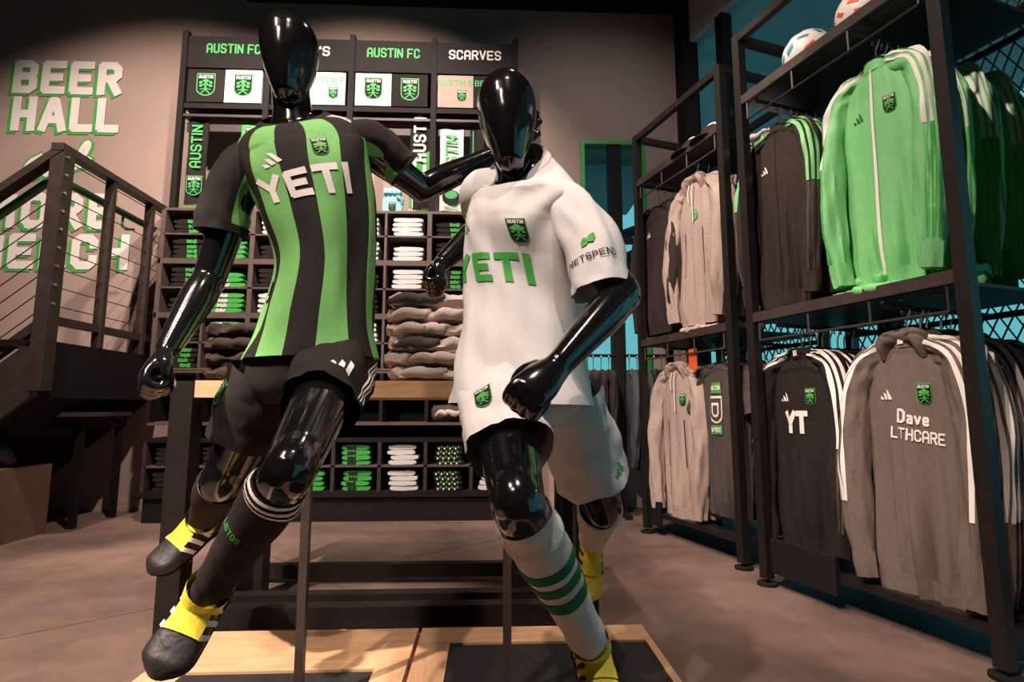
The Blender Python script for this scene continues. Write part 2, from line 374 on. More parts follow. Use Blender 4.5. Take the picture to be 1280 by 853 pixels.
# right hand glazed wall, parallel to the racks
RA = V((1.27, 2.54, 0)); G0 = RA+VV*.95+U*(-2.35)          # start near the back corner
def gp(du, dv, z): return G0+U*du+VV*dv+V((0,0,z))
struct(MB().box((CX, YW-.2, 0), (CX+.13, YW+.15, ZC)).build('trim_2', 'dark', smooth=0))
GL = 9.4
gw = empty('wall_right', gp(0,0,0)); gw['kind'] = 'structure'
def gbox(a, b): 
    m = MB(); c = (V(a)+V(b))/2; h = (V(b)-V(a))/2
    return m.obox(gp(c.x, c.y, c.z), U*h.x, VV*h.y, V((0,0,h.z)))
gbox((-.4, 0, 0), (GL, .12, .06)).build('sill', 'dark', gw, 0, world=gw.location)
gbox((-.4, 0, 3.95), (GL, .12, ZC)).build('bulkhead', 'ext', gw, 0, world=gw.location)
for i in range(8):
    gbox((i*1.15-.04, 0, .06), (i*1.15+.04, .1, 3.95)).build('mullion', 'dark', gw, 0, world=gw.location)
    gbox((i*1.15+.04, .02, 2.55), (i*1.15+1.11, .08, 2.62)).build('transom', 'dark', gw, 0, world=gw.location)
    gbox((i*1.15+.04, .045, .06), (i*1.15+1.11, .05, 2.55)).build('pane', 'glass', gw, 0, world=gw.location)
    gbox((i*1.15+.04, .045, 2.62), (i*1.15+1.11, .05, 3.95)).build('pane', 'glass', gw, 0, world=gw.location)
# outside
struct(MB().box((-6, YW+.2, -.2), (14, 14, -.1)).build('outdoor_ground', 'extground', smooth=0))
og = MB(); c = gp(4, 6.1, -.15); og.obox(c, U*6, VV*6, V((0,0,.05))); struct(og.build('outdoor_paving', 'extground', smooth=0))
sf = MB(); sf.obox(gp(3.2, 2.3, 4.4), U*6.5, VV*1.95, V((0,0,.12))); struct(sf.build('outdoor_soffit', 'ext', smooth=0))  # overhang added to turn the upper panes dark teal
sf = MB(); sf.box((-2, YW+.3, 3.05), (1.6, YW+1.6, 3.2)); struct(sf.build('outdoor_canopy', 'ext', smooth=0))  # slab added to dim the sky in the top of the back window
ob = MB().bar((.1, YW+1.0, 1.75), (2.6, YW+1.3, 2.85), .1, .2); tag(ob.build('outdoor_stair_beam', 'extdark', smooth=0), 'dark sloping steel beam outside the green framed window', 'beam')
ob = MB().bar((.1, YW+1.9, 2.3), (2.6, YW+2.2, 3.35), .08, .12); tag(ob.build('outdoor_stair_beam', 'extdark', smooth=0), 'thinner upper sloping beam outside the green framed window', 'beam')
# lettering painted on the back wall
def wallprint(draw, name='wall_lettering', label=None):
    for dx, dz, m, l in ((-.03, -.022, 'paintgreen', 1), (0, 0, 'print', 2)):
        p = Print(); draw(p); p.build(name, m, wall, flat((dx, YW-.004*l, dz), (1,0,0), (0,0,1), (0,-1,0), .002), label=label if l == 2 else label and label+' shadow')
M['paintgreen'] = mat('wall green paint', (.06, .42, .07), .7, var=.1, vscale=20)
def wl(x0, x1, y0, y1):       # pixel box -> centre, width, height on the wall
    a = P(x0, y1, YW); b = P(x1, y0, YW); return (a.x+b.x)/2, (a.z+b.z)/2, b.x-a.x, b.z-a.z
for txt, bx in (('BEER', (16, 155, 79, 117)), ('HALL', (14, 152, 124, 164)), ('MORE', (-22, 148, 243, 285)), ('MERCH', (-36, 164, 294, 336))):
    cx, cz, w, h = wl(*bx)
    wallprint(lambda p: p.text(txt, cx, cz, h, 1.45, width=w, gap=.8, alt=GA), label='white %s lettering' % txt)
def script(p, w=.03):
    for px in ([(52,196),(38,204),(33,216),(42,222),(54,212),(62,196),(56,210),(58,219),(66,214)], [(66,214),(74,196),(70,212),(80,198),(84,196),(82,208),(88,212)],
               [(100,196),(90,198),(86,208),(92,212),(102,202),(112,184),(110,179),(103,188),(98,204),(104,208),(112,200)]):
        q = [P(x, y, YW) for x, y in px]; n = 24
        pts = [cr([V((a.x, a.z, 0)) for a in q], i/n) for i in range(n+1)]
        p.stroke([(a.x, a.y) for a in pts], w)
p = Print(); script(p, .075); p.build('wall_script', 'paintgreen', wall, flat((0, YW-.004, 0), (1,0,0), (0,0,1), (0,-1,0), .001), label='green outline of the script word and')
p = Print(); script(p, .04); p.build('wall_script', 'print', wall, flat((0, YW-.009, 0), (1,0,0), (0,0,1), (0,-1,0), .001), label='white script word and')
o_ = P(60, 358, YW); m = MB().box((o_.x-.04, YW-.012, o_.z-.07), (o_.x+.04, YW-.0005, o_.z+.07)); sk = tag(m.build('wall_socket', 'dark', smooth=0), 'black wall socket plate behind the stair cables', 'socket')
m = MB()
for dz in (-.03, .03): m.box((o_.x-.015, YW-.016, o_.z+dz-.015), (o_.x+.015, YW-.0115, o_.z+dz+.015))
m.build('socket_face', 'charcoal', sk, 0)

# ================================================================== STAIR
SX, SY0, SY1, SZ, RZ = -2.66, 3.3, YW-.02, 1.2, 2.4     # landing edge
st = empty('staircase', (SX-.6, SY0, 0)); tag(st, 'dark steel staircase with cable railing and green handrail', 'staircase'); B = st.location
SL = .82; RUN = 1.45
def sp(part, m, mm='steelbrown', sm=0, parent=None): return m.build(part, mm, parent or st, sm, world=B if parent is None else None)
sp('fascia', MB().box((SX-.02, SY0, .86), (SX+.02, SY1, SZ)), 'dark')
sp('landing_deck', MB().box((SX-.25, SY0, SZ-.04), (SX-.021, SY1, SZ)), 'steel')
def slope(x): return (SX-.02-x)*SL
for y in (SY0, SY1-.05):
    m = MB(); x0, x1 = SX-.02, SX-RUN
    for yy in (y, y+.03): m.v += [V((x0, yy, SZ+.01)), V((x1, yy, SZ+.01-slope(x1))), V((x1, yy, SZ-.34-slope(x1))), V((x0, yy, SZ-.34))]
    m.f += [[0,1,2,3],[4,7,6,5],[0,4,5,1],[1,5,6,2],[2,6,7,3],[3,7,4,0]]; m.m += [0]*6
    sp('stringer', m, 'steelbrown')
m = MB(); x0, x1 = SX-.03, SX-RUN
m.add([(x0,SY0+.03,SZ-.28),(x1,SY0+.03,SZ-.28-slope(x1)),(x1,SY1-.05,SZ-.28-slope(x1)),(x0,SY1-.05,SZ-.28),(x0,SY0+.03,SZ-.24),(x1,SY0+.03,SZ-.24-slope(x1)),(x1,SY1-.05,SZ-.24-slope(x1)),(x0,SY1-.05,SZ-.24)], [(0,1,2,3),(4,7,6,5),(0,4,5,1),(1,5,6,2),(2,6,7,3),(3,7,4,0)])
sp('soffit', m, 'dark')
for i in range(7):
    x = SX-.3-i*.165; z = SZ-.04-(i+1)*.165*SL+.02
    sp('tread', MB().box((x-.14, SY0+.031, z-.04), (x+.12, SY1-.051, z)), 'steel')
def railpost(x, y, zb, zt, w=.055, d=.08): sp('rail_post', MB().box((x-w/2, y-d/2, zb), (x+w/2, y+d/2, zt)), 'steelbrown')
railpost(SX, SY0+.04, SZ-.3, RZ-.02, .085, .085)
for y in (3.78, 4.22, SY1-.03): railpost(SX, y, SZ, RZ-.02, .06, .035)
xs = [SX-.47, SX-.95, SX-RUN+.03]
for x in xs: railpost(x, SY0+.04, SZ-.15-slope(x), RZ-.02-slope(x), .06, .05)
sp('top_rail', MB().bar((SX, SY0-.01, RZ), (SX, SY1, RZ), .075, .045))
sp('top_rail', MB().bar((SX+.02, SY0+.03, RZ), (SX-RUN, SY0+.03, RZ-(RUN)*SL), .075, .045))
sp('bottom_rail', MB().bar((SX, SY0+.08, SZ+.13), (SX, SY1, SZ+.13), .04, .05))
sp('bottom_rail', MB().bar((SX-.03, SY0+.04, SZ+.10), (SX-RUN, SY0+.04, SZ+.10-(RUN-.03)*SL), .045, .05))
for i in range(9):
    z = SZ+.22+i*.115
    sp('cable', MB().tube([(SX, SY0+.04, z), (SX, SY1, z)], .0035, 6), 'steelbrown', 60)
    sp('cable', MB().tube([(SX, SY0+.04, z), (SX-RUN, SY0+.04, z-RUN*SL)], .0035, 6), 'steelbrown', 60)
    sp('cable_stud', MB().tube([(SX+.04, SY0+.02, z), (SX+.052, SY0+.02, z)], .009, 8), 'chrome', 60)
hr = MB(); zi = RZ-.14; xi = SX-.12
hr.tube([(xi-.9, SY0+.14, zi-.9*SL), (xi-.05, SY0+.14, zi-.05*SL), (xi-.01, SY0+.15, zi), (xi+.01, SY0+.3, zi), (xi+.01, SY1-.15, zi), (xi+.03, SY1-.05, zi-.01)], .026, 12)
hrail = sp('handrail', hr, 'deepgreen', 60)
for y in (3.45, 4.1):
    m = MB().tube([(xi, y, zi-.02), (xi, y, zi-.10), (xi+.03, y, zi-.12), (SX-.03, y, zi-.12)], .009, 8); sp('rail_bracket', m, 'deepgreen', 60)
# things under the stair
a = P(58, 640, 4.15)
tb = empty('side_table', (-3.2, 4.0, 0)); tag(tb, 'slim black table standing under the staircase', 'table'); b0 = tb.location
MB().box((-3.5, 3.82, .74), (-2.72, 4.3, .77)).build('table_top', 'greypaint', tb, 0, world=b0)
MB().box((-3.48, 3.84, .66), (-2.74, 4.28, .74)).build('apron', 'dark', tb, 0, world=b0)
for x, y in ((-3.46, 3.86), (-2.77, 3.86), (-3.46, 4.25), (-2.77, 4.25)): MB().box((x-.02, y-.02, 0), (x+.02, y+.02, .66)).build('leg', 'dark', tb, 0, world=b0)
pb = MB().box((-3.35, 3.18, 0), (-2.86, 3.26, .42)); q = empty('low_cabinet', (-3.1, 3.2, 0)); tag(q, 'brown low cabinet end at the foot of the stair', 'cabinet')
pb.build('front_panel', 'brownbox', q, 0, world=q.location)
MB().box((-3.36, 3.26, 0), (-2.85, 3.75, .44)).build('body', 'brownbox', q, 0, world=q.location)
rag = Loft([(-3.05,3.35,.45),(-3.02,3.4,.5),(-2.95,3.45,.52),(-2.9,3.5,.45)], [.03,.08,.07,.02], [.02,.05,.05,.02], disp=fold(3,.03,3,2))
tag(MB().loft(rag, 10, 16, cap0=True, cap1=True).build('cloth', 'slatefab', smooth=60), 'crumpled grey cloth on the brown low cabinet', 'cloth')

# ================================================================== CUBBY WALL
FX0, FX1, FY = -2.42, .2, 4.0
fx = empty('display_fixture', ((FX0+FX1)/2, FY, 0)); tag(fx, 'tall black display fixture with headers and shirt cubbies on the back wall', 'display fixture'); B = fx.location
def fp(n, m, mm='steelbrown', sm=0, label=None): return m.build(n, mm, fx, sm, world=B, label=label)
YB = YW-.005
BW = (FX1-FX0)/4
UY = 4.12
for i in range(5):
    x = FX0+BW*i
    fp('upright', MB().box((x-.022, UY-.03, 2.29), (x+.022, UY+.02, 3.78)), 'dark')
fp('back_panel', MB().box((FX0, YB-.03, 2.29), (FX1, YB, 3.72)), 'wall')
fp('rear_panel', MB().box((FX0, YB-.02, .05), (FX1, YB, 2.28)), 'dark')
HEAD = [('AUSTIN FC', 'midgreen'), ("MEN'S", 'print'), ('AUSTIN FC', 'midgreen'), ('SCARVES', 'print')]
M['signgreen'] = mat('sign green', (.05, .42, .10), .6, var=.05)
for i, (t, c) in enumerate(HEAD):
    x0, x1 = FX0+BW*i+.024, FX0+BW*(i+1)-.024
    h = fp('header_panel', MB().box((x0, UY-.02, 3.50), (x1, UY, 3.74)), 'dark')
    Print().text(t, (x0+x1)/2+(.05 if i == 0 else 0), 3.635, .082, .95, width=.42 if i != 1 else .3).build('header_lettering', 'signgreen' if c == 'midgreen' else 'print', h, flat((0, UY-.0205, 0), (1,0,0), (0,0,1), (0,-1,0)))
    for z0, z1, yy in ((3.47, 3.50, UY+.12), (3.13, 3.17, UY+.12), (3.06, 3.08, UY+.2)):
        fp('shelf', MB().box((x0, UY-.02, z0), (x1, yy, z1)), 'steelbrown' if z0 < 3.1 else 'dark')
    fp('bin_back', MB().box((x0, UY+.10, 3.17), (x1, UY+.12, 3.47)), 'dark')
    fp('hang_bar', MB().box((x0, UY+.04, 2.97), (x1, UY+.06, 3.04)), 'steelbrown')
def panel(bay, side, face, kind, label):
    x0 = FX0+BW*bay+.03+side*.29; w = .285
    q = MB().box((x0, UY-.005, 3.19), (x0+w, UY+.02, 3.465)).build('crest_board', face, smooth=0); tag(q, label, 'sign', 'square crest boards above the scarves')
    p = Print(); cx = x0+w/2
    if kind == 'crest': p.crest(cx, 3.335, .19)
    else: p.text(kind, cx, 3.40, .05, .9, 0, 1, width=.27); p.crest(cx+.05, 3.29, .10)
    p.build('crest_print', ['signgreen', 'dark', 'print'], q, flat((0, UY-.0055, 0), (1,0,0), (0,0,1), (0,-1,0), .0008))
panel(0, 0, 'black', 'crest', 'black square board with green crest under the leftmost header')
panel(0, 1, 'white', 'crest', 'white square board with green crest left of the dark figure head')
panel(1, 0, 'black', 'crest', 'black square crest board hidden behind the dark figure head')
panel(1, 1, 'white', 'AUSTIN F', 'white square board with small crest and AUSTIN lettering')
panel(2, 0, 'white', 'crest', 'white square board with green crest under the third header')
panel(2, 1, 'black', 'crest', 'black square board with green crest under the third header')
panel(3, 0, 'heather', 'AUSTIN S', 'grey square board with small crest under the scarves header')
panel(3, 1, 'black', 'BELIEVE', 'black square board beside the white figure head')
# cubbies
def hshelf(x0, x1, z, t=.02, y=FY, mm='shelfmetal'): fp('shelf', MB().box((x0, y, z-t/2), (x1, YB-.02, z+t/2)), mm)
def vdiv(x, z0, z1, t=.02, y=FY, mm='shelfmetal'): fp('divider', MB().box((x-t/2, y, z0), (x+t/2, YB-.02, z1)), mm)
ROWZ = []
for u in range(3):
    zt = 2.28-u*.405
    hshelf(FX0, FX1, zt-.01); hshelf(FX0, FX1, zt-.395)
    hshelf(FX0+.01, FX1-.01, zt-.20, .012)
    ROWZ += [(zt-.194, zt-.02), (zt-.385, zt-.206)]
    for c in range(9):
        x = FX0+(FX1-FX0)*c/8; vdiv(x, zt-.385, zt-.02, .034 if c % 2 == 0 else .018)
hshelf(FX0, FX1, 1.06); hshelf(FX0, FX1, .685, .02); hshelf(FX0, FX1, .57, .03, mm='dark'); hshelf(FX0, FX1, .385, .012); hshelf(FX0, FX1, .19, .04, mm='dark')
fp('kick_panel', MB().box((FX0, FY+.02, 0), (FX1, FY+.06, .17)), 'dark')
for c in range(9):
    x = FX0+(FX1-FX0)*c/8
    vdiv(x, .70, 1.05, .025, mm='dark'); vdiv(x, .21, .56, .025, mm='steelbrown')
# folded shirts
def folded_mesh(w, d, h, seed):
    L = Loft([(0, -d/2+.001, h/2), (0, -d/2+.008, h/2), (0, -d/4, h/2), (0, d/4, h/2), (0, d/2, h/2)], [w/2*.95, w/2, w/2, w/2, w/2*.98], [h*.36, h/2, h*.48, h*.48, h*.45], front=(0,0,1), e=.55, disp=fold(seed, .004, 3, 3))
    return L, MB().loft(L, 8, 20, cap0=True, cap1=True)
_shirt = {}; PROTO = []
def folded(kind, w=.22, h=.036):
    k = (kind, random.randrange(3), w, h)
    if k in _shirt: return _shirt[k]
    base, prt = {'black': ('blackfab', None), 'white': ('white', None), 'blackgreen': ('blackfab', 'midgreen'), 'whitegreen': ('white', 'midgreen'), 'greenwhite': ('midgreen', 'white'), 'check': ('blackfab', 'check'), 'green': ('midgreen', 'black')}[kind]
    root = empty('folded_shirt', (0, 0, -9)); L, m = folded_mesh(w, .30, h, k[1]+2); m.build('fold', base, root, 50)
    if prt:
        rr = random.Random(k[1]+11); x = -w*.02 if kind == 'blackgreen' else (w*.06 if kind == 'whitegreen' else -w*.3)
        p = MB()
        if prt == 'check':
            for i in range(8): p.box((-w*.4+i*w*.1, -.1535, h*.12+(i % 2)*h*.3), (-w*.4+i*w*.1+w*.055, -.1505, h*.5+(i % 2)*h*.36), i % 2)
            p.build('print', ['print', 'midgreen'], root, 0)
        else:
            n = 6; ww = w*.32
            for i in range(n):
                a = x+ww*i/n; p.box((a, -.1535, h*rr.uniform(.08, .25)), (a+ww/n*rr.uniform(.7, .98), -.1505, h*rr.uniform(.62, .93)))
            p.build('print', prt, root, 0)
    _shirt[k] = root; PROTO.append(root); return root
ORD = ['top', 'second', 'third', 'fourth', 'fifth', 'sixth', 'seventh']
def stack(kind, x, y, z, n, where, noun, group, w=.22, h=.036, jit=.008):
    for i in range(n):
        r = dup(folded(kind, w, h), (x+random.uniform(-jit, jit), y+random.uniform(-.004, .006), z+i*h), random.uniform(-.03, .03))
        tag(r, '%s %s %s' % (ORD[n-1-i], noun, where), 'shirt', group)
COLX = [FX0+(FX1-FX0)*(c+.5)/8 for c in range(8)]
CN = ['leftmost cubby column', 'second cubby column', 'third cubby column', 'fourth cubby column', 'fifth cubby column', 'sixth cubby column', 'seventh cubby column', 'rightmost cubby column']
RN = ['first row', 'second row', 'third row', 'fourth row', 'fifth row', 'sixth row']
DESC = {'black': 'plain black folded shirt', 'white': 'white folded shirt', 'blackgreen': 'black folded shirt with green print', 'whitegreen': 'white folded shirt with green print', 'greenwhite': 'green and white folded shirt', 'check': 'black and white checked folded scarf', 'green': 'green folded shirt with black print'}
cells = {}
for r in range(6): cells[(0, r)] = 'blackgreen'
for r in range(1, 5): cells[(1, r)] = 'greenwhite'
for r in range(0, 2): cells[(1, 0)] = 'white'
for r in range(0, 4): cells[(5, r)] = 'white'
for r in range(0, 4): cells[(6, r)] = 'blackgreen'
for r in range(0, 4): cells[(7, r)] = 'whitegreen'
cells[(4, 0)] = cells[(4, 1)] = 'white'
for c in (2, 3, 4):
    for r in range(6): cells.setdefault((c, r), ('blackgreen', 'black', 'white')[(c+r) % 3])
for (c, r), k in cells.items():
    z0, z1 = ROWZ[r]; n = 4 if (c+r) % 3 else 3
    stack(k, COLX[c]+(.02 if c == 0 else 0), FY+.17, z0+.002, n, 'in %s, %s' % (CN[c], RN[r]), DESC[k], 'folded shirts in the upper cubbies', w=.225, h=.037)
for c, k0, k1 in ((2, 'black', 'blackgreen'), (3, 'blackgreen', 'green'), (4, 'green', 'green'), (5, 'white', 'white'), (6, 'check', 'check'), (7, 'whitegreen', 'whitegreen'), (0, 'blackgreen', 'blackgreen'), (1, 'black', 'black')):
    for z, k, rn in ((.3915, k0, 'upper base row'), (.2105, k1, 'lowest base row')):
        stack(k, COLX[c], FY+.17, z, 4, 'in %s, %s' % (CN[c], rn), DESC[k], 'folded shirts in the base cubbies', w=.20, h=.035, jit=.012)
# lumpy folded fleece garments
def fleece(w, d, h, seed, amp=.02):
    L = Loft([(-w/2, 0, h/2), (-w/2+.02, 0, h/2), (-w/4, 0, h/2), (0, 0, h/2), (w/4, 0, h/2), (w/2-.02, 0, h/2), (w/2, 0, h/2)], [h*.3, h*.55, h*.58, h*.55, h*.58, h*.52, h*.3], [d*.42, d*.5, d*.5, d*.5, d*.5, d*.5, d*.42], front=(0,-1,0), e=.75, disp=fold(seed, amp, 7, 2.2))
    m = MB().loft(L, 36, 26, cap0=True, cap1=True)
    return m
def fleece_item(name, loc, rz, w, d, h, seed, mm, label, cat, group, sleeve=None):
    root = empty(name, loc, rz); tag(root, label, cat, group)
    fleece(w, d, h, seed).build('fold', mm, root, 60)
    rr = random.Random(seed)
    for i in range(2):                      # tucked sleeve rolls on the front edge
        x = rr.uniform(-.25, .2)*w; a = rr.uniform(.1, .3)*w
        L = Loft([(x-a, -d*.46, h*.35), (x-a*.3, -d*.52, h*.62), (x+a*.4, -d*.52, h*.5), (x+a, -d*.47, h*.75)], [.012, .022, .02, .01], [.012, .02, .02, .01], front=(0,0,1), disp=fold(seed+i, .004, 4, 2))
        MB().loft(L, 12, 10, cap0=True, cap1=True).build('sleeve', sleeve or mm, root, 60)
    return root
for i, (x, w, mm) in enumerate(((-.26, .33, 'charcoal'), (-.02, .30, 'brownblack'))):
    fleece_item('folded_sweater', (x, FY+.17, .70), 0, w, .28, .11, 40+i, mm, ['charcoal folded sweater on the fixture shelf seen under the table', 'brown black folded sweater beside the white figure leg'][i], 'sweater', 'folded sweaters below the table line', 'oat' if i == 0 else None)

# scarves
def scarf(x, z1, w, z0, mm, label, draw=None, stripes=None, fringe='print', mats=None):
    root = empty('scarf', (x, UY+.03, z1)); tag(root, label, 'scarf', 'scarves hung under the headers')
    m = MB(); n = 14; nx = 6
    for y in (0, .008):
        for i in range(n+1):
            z = (z0-z1)*i/n
            for k in range(nx+1): m.v.append(V((w*(k/nx-.5), y-.004*math.sin(i*.9+k*1.3)-.006*math.sin(k*1.1), z)))
    q = (n+1)*(nx+1)
    for i in range(n):
        for k in range(nx):
            a = i*(nx+1)+k; idx = (0 if stripes is None or i < 4 else 1+(k % 3 == 1) + (k % 3 == 2)*0) if stripes else 0
            m.f.append([a, a+1, a+nx+2, a+nx+1]); m.m.append(idx); m.f.append([q+a, q+a+nx+1, q+a+nx+2, q+a+1]); m.m.append(idx)
    for i in range(n):
        for k in (0, nx): a = i*(nx+1)+k; m.f.append([a, a+nx+1, q+a+nx+1, q+a]); m.m.append(0)
    m.build('cloth', [mm]+(stripes or []), root, 60)
    f = MB()
    for k in range(9): xx = w*(k/8-.5)*.95; f.tube([(xx, .003, z0-z1+.005), (xx+.003, -.002, z0-z1-.03)], .004, 5)
    f.build('fringe', fringe, root, 60)
    if draw:
        p = Print(); draw(p); p.build('scarf_print', mats or ['signgreen', 'dark', 'print'], root, flat((0, -.013, 0), (1,0,0), (0,0,1), (0,-1,0), .001))
    return root
Z1 = 3.02
scarf(P(247,150,UY).x, Z1+.04, .15, 2.36, 'black', 'black scarf with vertical green AUSTIN lettering, leftmost on the fixture', lambda p: (p.text('AUSTIN', -.005, -.17-.06, .085, .95, 0, 1, rot=PI/2), p.crest(0, -.55, .16)), fringe='midgreen')
scarf(P(313,150,UY).x, Z1, .15, 2.40, 'midgreen', 'green white and black scarf behind the dark figure right shoulder', lambda p: p.text('ATX', 0, -.05, .06, 1, 2) if 'X' in G else p.crest(0, -.08, .12))
scarf(P(525,150,UY).x, Z1, .155, 2.36, 'black', 'black scarf with green and white stripes and white lettering', lambda p: p.text('AUSTIN', 0, -.07, .10, 1.1, 2, 1, rot=PI/2), stripes=['midgreen', 'print'])
scarf(P(528,245,UY-.03).x+.0, 2.62, .15, 2.33, 'blackfab', 'black scarf end with round tree emblem', lambda p: (p.ell(0, -.12, .06, .06, 0), p.ell(0, -.12, .052, .052, 1, 2), p.ell(0, -.10, .035, .025, 0, 3), p.stroke([(0,-.10),(0,-.16)], .012, 0, 3)), fringe='midgreen').location.y -= .05
scarf(P(565,150,UY).x, Z1, .185, 2.34, 'white', 'white scarf with vertical green AUSTIN lettering', lambda p: (p.text('AUSTIN', 0, -.25, .095, .85, 0, 1, rot=PI/2), p.ell(0, -.57, .07, .06, 1), p.ell(0, -.55, .05, .035, 0, 2), p.text('AUSTIN', 0, -.655, .025, 1, 0, 2)), fringe='white')
scarf(P(596,200,UY).x, Z1, .11, 2.34, 'black', 'black scarf with thin green edge behind the white figure shoulder', lambda p: p.stroke([(-.03,-.02),(-.03,-.6)], .008, 0), fringe='midgreen')
# foam hand
fh = empty('foam_hand', P(491, 262, UY)); tag(fh, 'light blue foam hand with dark crest standing on the cubbies', 'foam hand')
fh.location.z = 2.285; 
m = MB(); pal = Loft([(0,0,0),(0,0,.06),(0,0,.12),(0,0,.16)], [.075,.082,.078,.066], [.03]*4, e=.7); m.loft(pal, 10, 20, cap0=True, cap1=True); m.build('palm', 'bluefoam', fh, 60)
for i in range(4):
    x = -.052+i*.034; MB().tube([(x, 0, .14), (x, -.005, .18), (x, -.03, .2-.006*abs(i-1.5)), (x, -.042, .16)], [.018, .02, .019, .014], 10).build('finger', 'bluefoam', fh, 60)
MB().tube([(.06, 0, .08), (.075, -.03, .12), (.04, -.045, .14)], [.02, .019, .014], 10).build('thumb', 'bluefoam', fh, 60)
Print().crest(0, .06, .075).build('crest_print', ['deepgreen', 'dark', 'print'], fh, flat((0,-.034,0), (1,0,0), (0,0,1), (0,-1,0), .001))

# ================================================================== TABLE AND PLATFORM
TX0, TX1, TY0, TY1, TZ = -1.165, .40, 2.05, 2.72, .90
tb = empty('display_table', ((TX0+TX1)/2, (TY0+TY1)/2, 0)); tag(tb, 'black steel display table with thick maple top behind the two figures', 'table'); B = tb.location
def tp(n, m, mm='steel', sm=0): return m.build(n, mm, tb, sm, world=B)
for i in range(5): tp('top_board', MB().box((TX0+.085, TY0+(TY1-TY0)*i/5+.0012, TZ-.062), (TX1-.085, TY0+(TY1-TY0)*(i+1)/5-.0012, TZ)), 'wood')
for x in (TX0, TX1-.08):
    for y in (TY0, TY1-.08): tp('leg', MB().box((x, y, 0), (x+.08, y+.08, TZ-.002)))
    tp('end_rail', MB().box((x+.01, TY0+.08, TZ-.06), (x+.07, TY1-.08, TZ-.004)))
    tp('foot_rail', MB().box((x+.01, TY0+.08, .02), (x+.07, TY1-.08, .08)))
for x in (-1.0, .10): tp('inner_leg', MB().box((x, 2.34, .02), (x+.085, 2.42, TZ-.065)))
for y, z in ((TY0+.01, .025), (TY0+.16, .02)): tp('stretcher', MB().box((TX0+.08, y, z), (TX1-.08, y+.06, z+.07)))
tp('rear_stretcher', MB().box((TX0+.08, TY1-.07, .02), (TX1-.08, TY1-.02, .08)))
# stacks on the table
z = TZ+.002
for i in range(6):
    w = (.36, .35, .36, .34, .35, .35)[i]
    mm = ('oat', 'heather', 'oat', 'oat', 'oat', 'oat')[i]
    fleece_item('folded_sweatshirt', (-.225+(.012, -.01, .01, -.008, 0, .004)[i], 2.24, z), random.uniform(-.05, .05), w, .30, .056, 60+i*3, mm, ['bottom', 'fifth', 'fourth', 'third', 'second', 'top'][i]+' oatmeal grey sweatshirt of the stack on the table', 'sweatshirt', 'grey sweatshirts stacked on the table', 'charcoal' if i in (2, 5) else None)
    z += .0575
z = TZ+.002
for i in range(4):
    fleece_item('folded_jacket', (-.95, 2.26, z), random.uniform(-.05, .05), .29, .30, .054, 90+i*5, 'brownblack', ['bottom', 'third', 'second', 'top'][i]+' black quilted jacket of the stack on the table', 'jacket', 'black jackets stacked on the table')
    z += .0565
# platform of two boxes
PZT = .1
pl = empty('display_platform', (-.2, 1.4, 0)); tag(pl, 'low maple platform with black inset pads under the figures', 'platform'); B = pl.location
def pp(n, m, mm='wood'): return m.build(n, mm, pl, 0, world=B)
XA, XB, XC, Y0, Y1 = -.915, -.215, .50, .35, 1.85
for x0, x1, ins in ((XA, XB-.006, (.11, .085, .27)), (XB+.006, XC, (.095, .022, .115))):
    pp('back_rim', MB().box((x0, Y1-ins[2], 0), (x1, Y1, PZT)), 'wood')
    pp('front_rim', MB().box((x0, Y0, 0), (x1, Y0+.1, PZT)), 'wood')
    pp('side_rim', MB().box((x0, Y0+.1, 0), (x0+ins[0], Y1-ins[2]-.001, PZT)), 'woody')
    pp('side_rim', MB().box((x1-ins[1], Y0+.1, 0), (x1, Y1-ins[2]-.001, PZT)), 'woody')
    pp('pad', MB().box((x0+ins[0]+.001, Y0+.101, 0), (x1-ins[1]-.001, Y1-ins[2]-.002, PZT-.006)), 'pad')

